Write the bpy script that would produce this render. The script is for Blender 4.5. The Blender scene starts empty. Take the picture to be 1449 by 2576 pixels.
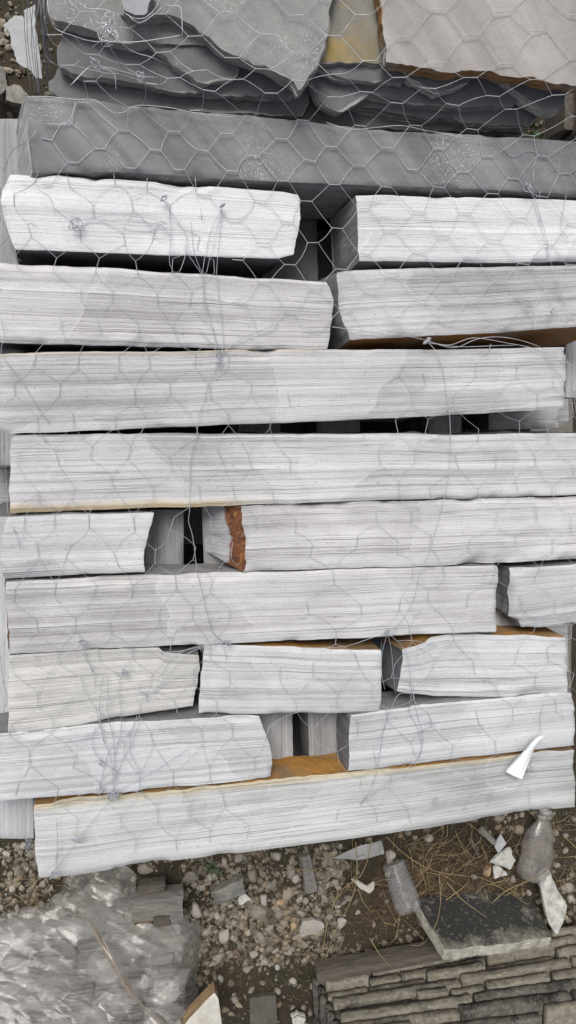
import bpy, math, random
import numpy as np
from mathutils import Vector, Matrix

R = math.radians
rng = random.Random(7)
scene = bpy.context.scene
col = scene.collection

# ------------------------------------------------------------------ camera, sky, sun, exposure
CAM = np.array([0.0, 0.0, 1.50])
F = 1940.0                       # focal length in units of a 1449 x 2576 picture
NAD = (385.0, 1060.0)            # where straight-down falls in the picture
n = np.array([(NAD[0] - 724.5) / F, (1288.0 - NAD[1]) / F, -1.0]); n /= np.linalg.norm(n)
zc = -n
xc = np.array([1.0, 0, 0]) - zc * zc[0]; xc /= np.linalg.norm(xc)
yc = np.cross(zc, xc)
RW = np.array([xc, yc, zc])      # world from camera
cam_d = bpy.data.cameras.new('camera')
cam = bpy.data.objects.new('camera', cam_d); col.objects.link(cam)
cam_d.sensor_fit = 'HORIZONTAL'; cam_d.sensor_width = 36.0; cam_d.lens = 36.0 * F / 1449.0
cam_d.clip_start = 0.02; cam_d.clip_end = 500
cam.matrix_world = Matrix.Translation(Vector(CAM)) @ Matrix(RW.tolist()).to_4x4()
scene.camera = cam

SUN_EL, SUN_AZ = 58.0, -24.0      # azimuth measured from +Y, positive towards +X
w = bpy.data.worlds.new('World'); scene.world = w; w.use_nodes = True
wt = w.node_tree
sky = wt.nodes.new('ShaderNodeTexSky'); sky.sky_type = 'NISHITA'; sky.sun_disc = False
sky.sun_elevation = R(SUN_EL); sky.sun_rotation = R(SUN_AZ)
sky.dust_density = 5.0; sky.air_density = 1.0; sky.ozone_density = 1.0
hs = wt.nodes.new('ShaderNodeHueSaturation'); hs.inputs['Saturation'].default_value = 0.34
bg = wt.nodes['Background']; bg.inputs['Strength'].default_value = 0.09
wt.links.new(sky.outputs[0], hs.inputs['Color']); wt.links.new(hs.outputs[0], bg.inputs['Color'])
sd = bpy.data.lights.new('sun', 'SUN'); sd.energy = 1.3; sd.angle = R(24); sd.color = (1.0, 0.97, 0.93)
sun = bpy.data.objects.new('sun', sd); col.objects.link(sun)
sdir = Vector((math.sin(R(SUN_AZ)) * math.cos(R(SUN_EL)), math.cos(R(SUN_AZ)) * math.cos(R(SUN_EL)), math.sin(R(SUN_EL))))
sun.rotation_euler = sdir.to_track_quat('Z', 'Y').to_euler(); sun.location = (0, 3, 5)
scene.view_settings.view_transform = 'Standard'; scene.view_settings.look = 'None'
scene.view_settings.gamma = 1.0; scene.view_settings.use_curve_mapping = False
scene.view_settings.exposure = 0.78

# ------------------------------------------------------------------ helpers
def P(sx, sy, z):
    """point of the place at height z that lies along picture position (1449 x 2576 units)"""
    d = RW @ np.array([(sx - 724.5) / F, (1288.0 - sy) / F, -1.0])
    return CAM + d * ((z - CAM[2]) / d[2])

def hash2(ix, iy, s):
    h = np.sin(ix * 127.1 + iy * 311.7 + s * 74.7) * 43758.5453
    return h - np.floor(h)
def vn(x, y, s=0.0):
    x = np.asarray(x, float); y = np.asarray(y, float)
    ix = np.floor(x); iy = np.floor(y); fx = x - ix; fy = y - iy
    fx = fx * fx * (3 - 2 * fx); fy = fy * fy * (3 - 2 * fy)
    a = hash2(ix, iy, s); b = hash2(ix + 1, iy, s); c = hash2(ix, iy + 1, s); d = hash2(ix + 1, iy + 1, s)
    return (a + (b - a) * fx) * (1 - fy) + (c + (d - c) * fx) * fy - 0.5
def fbm(x, y, s=0.0, o=4, g=0.5):
    t = 0; a = 1.0
    for k in range(o):
        t = t + a * vn(np.asarray(x) * 2 ** k, np.asarray(y) * 2 ** k, s + 13.3 * k); a *= g
    return t

def mesh_obj(name, verts, faces, mats, parent=None, mat_idx=None, uvs=None, smooth=True, loc=None):
    verts = np.asarray(verts, float)
    if loc is None:
        loc = np.array([(verts[:, 0].min() + verts[:, 0].max()) / 2, (verts[:, 1].min() + verts[:, 1].max()) / 2, verts[:, 2].min()])
    me = bpy.data.meshes.new(name)
    me.from_pydata((verts - loc).tolist(), [], [tuple(int(i) for i in f) for f in faces])
    if not isinstance(mats, (list, tuple)): mats = [mats]
    for m in mats: me.materials.append(m)
    if mat_idx is not None: me.polygons.foreach_set('material_index', np.asarray(mat_idx, np.int32))
    if smooth: me.polygons.foreach_set('use_smooth', np.ones(len(me.polygons), bool))
    if uvs is not None:
        ul = me.uv_layers.new(name='UVMap')
        li = np.empty(len(me.loops), np.int32); me.loops.foreach_get('vertex_index', li)
        ul.data.foreach_set('uv', np.asarray(uvs, np.float32)[li].ravel())
    me.update()
    o = bpy.data.objects.new(name, me); col.objects.link(o)
    if parent is not None:
        o.parent = parent; o.location = Vector(loc) - parent.location
    else:
        o.location = loc
    return o
def tag(o, label=None, cat=None, group=None, kind=None):
    if label: o['label'] = label
    if cat: o['category'] = cat
    if group: o['group'] = group
    if kind: o['kind'] = kind
    return o
def empty(name, loc):
    o = bpy.data.objects.new(name, None); col.objects.link(o); o.location = loc; o.empty_display_size = 0.05
    return o

class Geo:
    def __init__(s): s.v = []; s.f = []; s.n = 0
    def add(s, v, f):
        v = np.asarray(v, float); s.v.append(v)
        s.f.extend([tuple(i + s.n for i in q) for q in f]); s.n += len(v)
    def build(s, name, mat, parent=None, smooth=True):
        return mesh_obj(name, np.vstack(s.v), s.f, mat, parent, smooth=smooth)

def tube(g, pts, r, k=5, cap=True):
    pts = np.asarray(pts, float); m = len(pts)
    if np.isscalar(r): r = np.full(m, r)
    t = np.gradient(pts, axis=0); t /= (np.linalg.norm(t, axis=1)[:, None] + 1e-9)
    ref = np.array([0.13, 0.21, 0.97]); a = np.cross(t, ref)
    ln = np.linalg.norm(a, axis=1); a[ln < 1e-3] = (1, 0, 0); a /= np.linalg.norm(a, axis=1)[:, None]
    b = np.cross(t, a)
    an = np.arange(k) * 2 * math.pi / k
    v = pts[:, None, :] + r[:, None, None] * (np.cos(an)[None, :, None] * a[:, None, :] + np.sin(an)[None, :, None] * b[:, None, :])
    f = []
    for i in range(m - 1):
        for j in range(k):
            j2 = (j + 1) % k
            f.append((i * k + j, i * k + j2, (i + 1) * k + j2, (i + 1) * k + j))
    if cap:
        f.append(tuple(range(k - 1, -1, -1))); f.append(tuple(range((m - 1) * k, m * k)))
    g.add(v.reshape(-1, 3), f)

def spline(pts, step=0.006):
    """smooth Catmull-Rom through 3-D points"""
    p = np.asarray(pts, float)
    p = np.vstack([2 * p[0] - p[1], p, 2 * p[-1] - p[-2]])
    out = []
    for i in range(1, len(p) - 2):
        m = max(2, int(np.linalg.norm(p[i + 1] - p[i]) / step))
        for t in np.arange(m) / m:
            out.append(0.5 * (2 * p[i] + (p[i + 1] - p[i - 1]) * t + (2 * p[i - 1] - 5 * p[i] + 4 * p[i + 1] - p[i + 2]) * t * t
                              + (3 * p[i] - p[i - 1] - 3 * p[i + 1] + p[i + 2]) * t ** 3))
    out.append(p[-2]); return np.array(out)

# ------------------------------------------------------------------ materials
class NT:
    def __init__(s, name):
        s.m = bpy.data.materials.new(name); s.m.use_nodes = True; s.t = s.m.node_tree
        s.b = s.t.nodes['Principled BSDF']; s.out = s.t.nodes['Material Output']
    def n(s, typ, **kw):
        nd = s.t.nodes.new(typ)
        for k, v in kw.items(): setattr(nd, k, v)
        return nd
    def l(s, a, b): s.t.links.new(a, b)
    def val(s, x, sock):
        if hasattr(x, 'is_linked'): s.l(x, sock)
        else: sock.default_value = x
    def math(s, op, a, b=0.0, c=None, clamp=False):
        nd = s.n('ShaderNodeMath', operation=op); nd.use_clamp = clamp
        s.val(a, nd.inputs[0]); s.val(b, nd.inputs[1])
        if c is not None: s.val(c, nd.inputs[2])
        return nd.outputs[0]
    def comb(s, x, y, z=0.0):
        nd = s.n('ShaderNodeCombineXYZ'); s.val(x, nd.inputs[0]); s.val(y, nd.inputs[1]); s.val(z, nd.inputs[2]); return nd.outputs[0]
    def noise(s, vec, scale=1.0, detail=3.0, rough=0.55, dist=0.0):
        nd = s.n('ShaderNodeTexNoise'); s.val(vec, nd.inputs['Vector']); nd.inputs['Scale'].default_value = scale
        nd.inputs['Detail'].default_value = detail; nd.inputs['Roughness'].default_value = rough; nd.inputs['Distortion'].default_value = dist
        return nd.outputs[0]
    def mapr(s, x, a, b, c=0.0, d=1.0, smooth=False):
        nd = s.n('ShaderNodeMapRange'); nd.interpolation_type = 'SMOOTHSTEP' if smooth else 'LINEAR'
        s.val(x, nd.inputs[0]); nd.inputs[1].default_value = a; nd.inputs[2].default_value = b
        nd.inputs[3].default_value = c; nd.inputs[4].default_value = d; return nd.outputs[0]
    def mix(s, f, a, b, mode='MIX'):
        nd = s.n('ShaderNodeMix', data_type='RGBA', blend_type=mode); s.val(f, nd.inputs[0])
        for x, k in ((a, 6), (b, 7)):
            if hasattr(x, 'is_linked'): s.l(x, nd.inputs[k])
            else: nd.inputs[k].default_value = (*x, 1.0)
        return nd.outputs[2]
    def coords(s, kind='Object', rnd=True):
        tc = s.n('ShaderNodeTexCoord')
        if not rnd: return tc.outputs[kind]
        oi = s.n('ShaderNodeObjectInfo'); v = s.n('ShaderNodeVectorMath', operation='ADD')
        mul = s.math('MULTIPLY', oi.outputs['Random'], 37.0)
        s.l(tc.outputs[kind], v.inputs[0]); s.l(s.comb(mul, mul, mul), v.inputs[1]); return v.outputs[0]
    def fin(s, color, rough=0.85, height=None, dist=0.001, strength=1.0, spec=0.3):
        s.val(color if hasattr(color, 'is_linked') else (*color, 1.0), s.b.inputs['Base Color'])
        s.val(rough, s.b.inputs['Roughness']); s.b.inputs['Specular IOR Level'].default_value = spec
        if height is not None:
            bp = s.n('ShaderNodeBump'); bp.inputs['Distance'].default_value = dist; bp.inputs['Strength'].default_value = strength
            s.l(height, bp.inputs['Height']); s.l(bp.outputs[0], s.b.inputs['Normal'])
        return s.m

def striped(name, light=(0.60, 0.595, 0.59), dark=(0.36, 0.355, 0.35), seed=0.0, contrast=1.0, stain=None, wave=1.0, rust_u=None):
    """layered sandstone: uv.x runs along the block in metres, uv.y across it; stain = (v_from, v_to, u_from, u_to, colour)"""
    t = NT(name)
    uvn = t.n('ShaderNodeUVMap'); uvn.uv_map = 'UVMap'
    sp = t.n('ShaderNodeSeparateXYZ'); t.l(uvn.outputs[0], sp.inputs[0]); u, v = sp.outputs[0], sp.outputs[1]
    us = t.math('ADD', u, seed * 3.17)
    w1 = t.noise(t.comb(t.math('MULTIPLY', us, 1.6), t.math('MULTIPLY', v, 6.0), seed), 1.0, 2)
    w2 = t.noise(t.comb(t.math('MULTIPLY', us, 22.0), t.math('MULTIPLY', v, 40.0), seed + 4), 1.0, 2)
    vv = t.math('ADD', v, t.math('MULTIPLY', t.math('SUBTRACT', w1, 0.5), 0.006 * wave))
    vv = t.math('ADD', vv, t.math('MULTIPLY', t.math('SUBTRACT', w2, 0.5), 0.0009 * wave))
    band = t.noise(t.comb(t.math('MULTIPLY', us, 1.0), t.math('MULTIPLY', vv, 90.0), seed + 9), 1.0, 4, 0.65)
    fine = t.noise(t.comb(t.math('MULTIPLY', us, 40.0), t.math('MULTIPLY', vv, 700.0), seed + 15), 1.0, 3, 0.7)
    line = t.noise(t.comb(t.math('MULTIPLY', us, 1.4), t.math('MULTIPLY', vv, 340.0), seed + 2), 1.0, 4, 0.7)
    crk = t.noise(t.comb(t.math('MULTIPLY', us, 1.1), t.math('MULTIPLY', vv, 110.0), seed + 21), 1.0, 1, 0.5)
    ridge = t.mapr(t.math('ABSOLUTE', t.math('SUBTRACT', crk, 0.5)), 0.0, 0.016, 1.0, 0.0, True)
    crk2 = t.noise(t.comb(t.math('MULTIPLY', us, 0.7), t.math('MULTIPLY', vv, 60.0), seed + 33), 1.0, 2, 0.5)
    ridge2 = t.mapr(t.math('ABSOLUTE', t.math('SUBTRACT', crk2, 0.47)), 0.0, 0.010, 1.0, 0.0, True)
    rm = t.mapr(t.noise(t.comb(t.math('MULTIPLY', us, 4.0), t.math('MULTIPLY', v, 30.0), seed + 5), 1.0, 2), 0.42, 0.66, 0, 1)
    ridge = t.math('MAXIMUM', t.math('MULTIPLY', ridge, rm), t.math('MULTIPLY', ridge2, t.mapr(rm, 0, 1, 0.35, 0.9)))
    # split flakes: patches that sit a hair higher or lower than the face around them, with a crushed pale rim
    def warp(scale, amp, vec):
        wob = t.n('ShaderNodeTexNoise'); wob.inputs['Scale'].default_value = scale; wob.inputs['Detail'].default_value = 2
        t.l(t.comb(us, v, seed), wob.inputs['Vector'])
        va = t.n('ShaderNodeVectorMath', operation='MULTIPLY_ADD'); t.l(wob.outputs[1], va.inputs[0]); va.inputs[1].default_value = (amp, amp * 0.7, 0)
        t.l(vec, va.inputs[2]); return va.outputs[0]
    fv = warp(120.0, 0.008, warp(18.0, 0.05, t.comb(t.math('MULTIPLY', us, 0.8), v, 0)))
    def vor(feat):
        nd = t.n('ShaderNodeTexVoronoi'); nd.voronoi_dimensions = '2D'; nd.feature = feat; nd.inputs['Scale'].default_value = 8.0; t.l(fv, nd.inputs['Vector']); return nd
    cs = t.n('ShaderNodeSeparateColor'); t.l(vor('F1').outputs['Color'], cs.inputs[0])
    flake = t.math('GREATER_THAN', cs.outputs[0], 0.68); lev = cs.outputs[1]
    rim = t.mapr(vor('DISTANCE_TO_EDGE').outputs['Distance'], 0.0, 0.018, 1.0, 0.0, True)
    rim = t.math('MULTIPLY', rim, t.mapr(t.noise(t.comb(t.math('MULTIPLY', us, 9.0), t.math('MULTIPLY', v, 14.0), seed + 55), 1.0, 2), 0.5, 0.62, 0, 1))
    big = t.noise(t.comb(t.math('MULTIPLY', us, 5.0), t.math('MULTIPLY', v, 9.0), seed + 71), 1.0, 5, 0.65)
    obj = t.coords('Object')
    grain = t.noise(obj, 520.0, 2, 0.7)
    pit = t.mapr(t.noise(obj, 170.0, 2, 0.6), 0.66, 0.74, 0, 1)
    f = t.math('ADD', t.math('MULTIPLY', band, 0.5), t.math('ADD', t.math('MULTIPLY', line, 0.45), t.math('MULTIPLY', fine, 0.15)))
    f = t.math('ADD', f, t.math('MULTIPLY', t.math('SUBTRACT', big, 0.5), 0.5))
    dl = t.math('MULTIPLY', t.mapr(line, 0.55, 0.62), 0.5)
    f = t.math('SUBTRACT', f, t.math('MULTIPLY', dl, 0.5))
    f = t.mapr(f, 0.54 - 0.145, 0.54 + 0.16 / contrast, 1.0, 0.0)
    f = t.math('MULTIPLY', f, t.math('SUBTRACT', 1.0, t.math('MULTIPLY', flake, 0.25)))
    c = t.mix(f, light, dark)
    c = t.mix(t.math('MULTIPLY', ridge, 0.5), c, tuple(x * 0.5 for x in dark))
    c = t.mix(t.math('MULTIPLY', rim, 0.28), c, tuple(min(0.8, x * 1.16) for x in light))
    c = t.mix(t.math('MULTIPLY', pit, 0.35), c, tuple(x * 0.5 for x in dark))
    spk = t.mapr(t.noise(obj, 240.0, 3, 0.7), 0.66, 0.72)
    c = t.mix(t.math('MULTIPLY', spk, 0.5), c, tuple(min(0.8, x * 1.2) for x in light))
    c = t.mix(1.0, c, t.mix(grain, (0.84, 0.84, 0.84), (1.12, 1.12, 1.12)), 'MULTIPLY')
    if rust_u:                                            # iron crust on the upper part of a broken end
        rn = t.noise(obj, 28.0, 5, 0.7); rc = t.noise(obj, 75.0, 4, 0.7, 1.2)
        ru = t.mapr(t.math('ADD', u, t.math('MULTIPLY', t.math('SUBTRACT', rn, 0.5), 0.03)), -rust_u - 0.002, -rust_u + 0.002)
        crust = t.mix(t.mapr(rc, 0.35, 0.6), (0.05, 0.022, 0.014), (0.17, 0.065, 0.028)); crust = t.mix(t.mapr(rc, 0.6, 0.7), crust, (0.36, 0.21, 0.05))
        c = t.mix(ru, c, crust)
    for st in (stain or []):
        v0, v1, u0, u1, sc = st
        nz = t.math('MULTIPLY', t.math('SUBTRACT', t.noise(t.comb(t.math('MULTIPLY', us, 18.0), t.math('MULTIPLY', v, 45.0), 3.0), 1.0, 4, 0.65), 0.5), 0.9)
        vz = t.math('ADD', v, t.math('MULTIPLY', nz, abs(v1 - v0)))
        mv = t.mapr(vz, v0, v1, 0, 1, True) if v0 < v1 else t.mapr(vz, v1, v0, 1, 0, True)
        mu = t.mapr(t.math('ADD', u, t.math('MULTIPLY', nz, 0.05)), u0, u1, 1, 0, True)
        c = t.mix(t.math('MULTIPLY', t.math('MULTIPLY', mv, mu), 0.85), c, t.mix(1.0, c, sc, 'MULTIPLY'))
    h = t.math('ADD', t.math('MULTIPLY', t.math('ADD', line, fine), 0.4), t.math('MULTIPLY', band, 0.9))
    h = t.math('SUBTRACT', h, t.math('MULTIPLY', ridge, 0.35))
    h = t.math('ADD', h, t.math('MULTIPLY', lev, 0.9))
    h = t.math('ADD', h, t.math('MULTIPLY', grain, 0.35))
    return t.fin(c, 0.88, h, 0.0016, 0.9)

def cleft(name, base=(0.16, 0.165, 0.17), tint=(0.22, 0.21, 0.2), spots=0.0, streak=0.0, rust=None, scale=1.0, rust_amt=0.5):
    """natural bedding face of the stone"""
    t = NT(name); o = t.coords('Object')
    a = t.noise(o, 7.0 * scale, 4, 0.6); b = t.noise(o, 60.0 * scale, 4, 0.65); g = t.noise(o, 600.0, 2, 0.7)
    c = t.mix(t.mapr(a, 0.35, 0.65), base, tint)
    c = t.mix(t.mapr(b, 0.3, 0.75, 0.0, 0.5), c, tuple(x * 0.68 for x in base))
    if streak:
        mp = t.n('ShaderNodeMapping'); mp.vector_type = 'TEXTURE'; mp.inputs['Rotation'].default_value = (0, 0, R(-52)); mp.inputs['Scale'].default_value = (0.22, 0.03, 0.22)
        t.l(o, mp.inputs['Vector']); s = t.noise(mp.outputs[0], 1.0, 3, 0.5, 0.4)
        c = t.mix(t.mapr(s, 0.36, 0.66, 0, streak), c, tuple(min(1, x * 1.5) for x in tint)); a = t.math('ADD', a, t.math('MULTIPLY', s, 0.5))
    if rust:
        rr = t.noise(o, 9.0, 5, 0.65)
        c = t.mix(t.mapr(rr, 0.62 - rust_amt * 0.4, 0.78 - rust_amt * 0.4), c, t.mix(b, rust, tuple(x * 0.45 for x in rust)))
    if spots:
        m = t.mapr(t.noise(o, 9.0, 3, 0.6), 0.54, 0.68); s = t.mapr(t.noise(o, 420.0, 4, 0.8), 0.54, 0.66)
        c = t.mix(t.math('MULTIPLY', t.math('MULTIPLY', m, s), spots), c, (0.62, 0.62, 0.61))
    c = t.mix(1.0, c, t.mix(g, (0.8, 0.8, 0.8), (1.15, 1.15, 1.15)), 'MULTIPLY')
    h = t.math('ADD', t.math('MULTIPLY', a, 3.0), t.math('ADD', t.math('MULTIPLY', b, 0.8), t.math('MULTIPLY', g, 0.18)))
    return t.fin(c, 0.85, h, 0.0022, 0.8)

def edge_mat(name, base=(0.17, 0.17, 0.17), lightc=(0.29, 0.28, 0.26), rust=None):
    """broken edge of a slab, layered along its height"""
    t = NT(name); o = t.coords('Object')
    mp = t.n('ShaderNodeMapping'); mp.inputs['Scale'].default_value = (12, 12, 240); t.l(o, mp.inputs['Vector'])
    a = t.noise(mp.outputs[0], 1.0, 4, 0.6); b = t.noise(o, 70.0, 4, 0.6)
    c = t.mix(t.mapr(a, 0.3, 0.7), base, lightc)
    c = t.mix(t.mapr(b, 0.4, 0.75, 0, 0.6), c, tuple(x * 0.55 for x in base))
    if rust:
        c = t.mix(t.mapr(t.noise(o, 22.0, 4, 0.6), 0.36, 0.55), c, t.mix(b, rust, tuple(x * 0.4 for x in rust)))
    h = t.math('ADD', a, t.math('MULTIPLY', b, 0.9))
    return t.fin(c, 0.9, h, 0.003, 0.9)

def simple(name, c1, c2, scale=20.0, rough=0.8, bump=0.001, stretch=None, spec=0.3, metal=0.0, lo=0.35, hi=0.65):
    t = NT(name); o = t.coords('Object')
    if stretch:
        mp = t.n('ShaderNodeMapping'); mp.inputs['Scale'].default_value = stretch; t.l(o, mp.inputs['Vector']); o = mp.outputs[0]
    a = t.noise(o, scale, 5, 0.65); b = t.noise(o, scale * 7, 3, 0.6)
    c = t.mix(t.mapr(a, lo, hi), c1, c2)
    c = t.mix(t.mapr(b, 0.35, 0.8, 0, 0.45), c, tuple(x * 0.5 for x in c1))
    t.b.inputs['Metallic'].default_value = metal
    return t.fin(c, rough, t.math('ADD', a, t.math('MULTIPLY', b, 0.4)), bump, 0.9, spec)

OCHRE = (1.0, 0.80, 0.42)
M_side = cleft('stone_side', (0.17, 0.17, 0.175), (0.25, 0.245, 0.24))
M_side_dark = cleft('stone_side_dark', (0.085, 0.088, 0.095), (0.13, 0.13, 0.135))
M_rust_side = cleft('stone_side_rust', (0.19, 0.145, 0.10), (0.34, 0.20, 0.085), rust=(0.44, 0.22, 0.05), rust_amt=0.5, scale=3)
M_brown_side = cleft('stone_side_brown', (0.22, 0.15, 0.10), (0.32, 0.20, 0.11), rust=(0.46, 0.20, 0.05), rust_amt=0.65)
M_rust_end = cleft('stone_end_rust', (0.075, 0.035, 0.022), (0.17, 0.07, 0.032), rust=(0.36, 0.19, 0.05), rust_amt=0.28, scale=5)
M_slate = cleft('slate_face', (0.118, 0.122, 0.126), (0.140, 0.143, 0.147), spots=0.7, streak=0.8)
M_slab = cleft('slab_face', (0.175, 0.175, 0.17), (0.22, 0.218, 0.21), spots=0.6, streak=0.25)
M_slab_warm = cleft('slab_face_warm', (0.24, 0.23, 0.22), (0.272, 0.255, 0.242), spots=0.25, streak=0.45)
M_slab_yel = cleft('slab_face_yellow', (0.16, 0.155, 0.135), (0.21, 0.20, 0.17), streak=0.35, rust=(0.36, 0.26, 0.09), rust_amt=0.2)
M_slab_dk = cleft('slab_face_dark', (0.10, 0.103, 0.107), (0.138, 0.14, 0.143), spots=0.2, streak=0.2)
M_edge = edge_mat('slab_edge'); M_edge_rust = edge_mat('slab_edge_rust', rust=(0.27, 0.15, 0.065)); M_edge_lt = edge_mat('slab_edge_light', (0.24, 0.235, 0.22), (0.36, 0.35, 0.33))
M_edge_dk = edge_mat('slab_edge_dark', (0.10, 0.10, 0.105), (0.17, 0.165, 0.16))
def wire_mat(name, c, metal=0.55):
    t = NT(name); o = t.coords('Object'); a = t.noise(o, 90.0, 3)
    t.b.inputs['Metallic'].default_value = metal
    return t.fin(t.mix(t.mapr(a, 0.3, 0.7), c, tuple(x * 0.7 for x in c)), 0.48, None, spec=0.5)
M_wire = wire_mat('galvanised_wire', (0.50, 0.515, 0.54)); M_tie = wire_mat('tie_wire', (0.42, 0.44, 0.49))
M_wood = simple('weathered_wood', (0.12, 0.11, 0.098), (0.23, 0.215, 0.195), 6.0, 0.9, 0.002, (6, 60, 60))
M_wood_dk = simple('dark_wood', (0.06, 0.052, 0.043), (0.13, 0.112, 0.092), 6.0, 0.9, 0.002, (6, 60, 60))
M_plaster = simple('white_plaster', (0.36, 0.35, 0.32), (0.58, 0.57, 0.54), 70.0, 0.9, 0.004)
M_cardgrey = simple('grey_board', (0.30, 0.305, 0.31), (0.38, 0.385, 0.39), 14.0, 0.85, 0.001)

# ------------------------------------------------------------------ ground
def soil_mat():
    t = NT('soil'); o = t.coords('Object', False)
    a = t.noise(o, 5.0, 4, 0.6); b = t.noise(o, 45.0, 5, 0.7); g = t.noise(o, 400.0, 3, 0.7)
    c = t.mix(t.mapr(a, 0.35, 0.65), (0.036, 0.029, 0.019), (0.06, 0.046, 0.029))
    c = t.mix(t.mapr(b, 0.4, 0.7, 0, 0.7), c, (0.022, 0.021, 0.014))
    c = t.mix(t.mapr(t.noise(o, 9.0, 4, 0.7), 0.56, 0.68, 0, 0.7), c, (0.028, 0.034, 0.012))
    c = t.mix(t.mapr(g, 0.6, 0.75, 0, 0.6), c, (0.12, 0.10, 0.075))
    h = t.math('ADD', b, t.math('MULTIPLY', g, 0.5))
    return t.fin(c, 0.95, h, 0.006, 1.0)
M_soil = soil_mat()
def gz(x, y):
    return fbm(np.asarray(x) * 5, np.asarray(y) * 5, 3.0, 3) * 0.018 + fbm(np.asarray(x) * 28, np.asarray(y) * 28, 8.0, 3) * 0.010
gx = np.concatenate([[-60, -25, -10, -5, -2.5], np.arange(-1.4, 1.9, 0.012), [2.6, 5, 10, 25, 60]])
gy = np.concatenate([[-60, -25, -10, -5, -2.6], np.arange(-1.75, -0.35, 0.012), np.arange(-0.35, 0.5, 0.06), np.arange(0.5, 1.6, 0.02), [2.5, 5, 10, 25, 60]])
X, Y = np.meshgrid(gx, gy); Z = gz(X, Y)
nx, ny = len(gx), len(gy)
fs = [(j * nx + i, j * nx + i + 1, (j + 1) * nx + i + 1, (j + 1) * nx + i) for j in range(ny - 1) for i in range(nx - 1)]
tag(mesh_obj('ground', np.stack([X.ravel(), Y.ravel(), Z.ravel()], 1), fs, M_soil, loc=np.zeros(3)), kind='structure')

# ------------------------------------------------------------------ stone blocks
def resample(pts, m):
    p = np.asarray(pts, float); d = np.concatenate([[0], np.cumsum(np.linalg.norm(np.diff(p, axis=0), axis=1))])
    s = np.linspace(0, d[-1], m)
    return np.stack([np.interp(s, d, p[:, k]) for k in range(p.shape[1])], 1)

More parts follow.
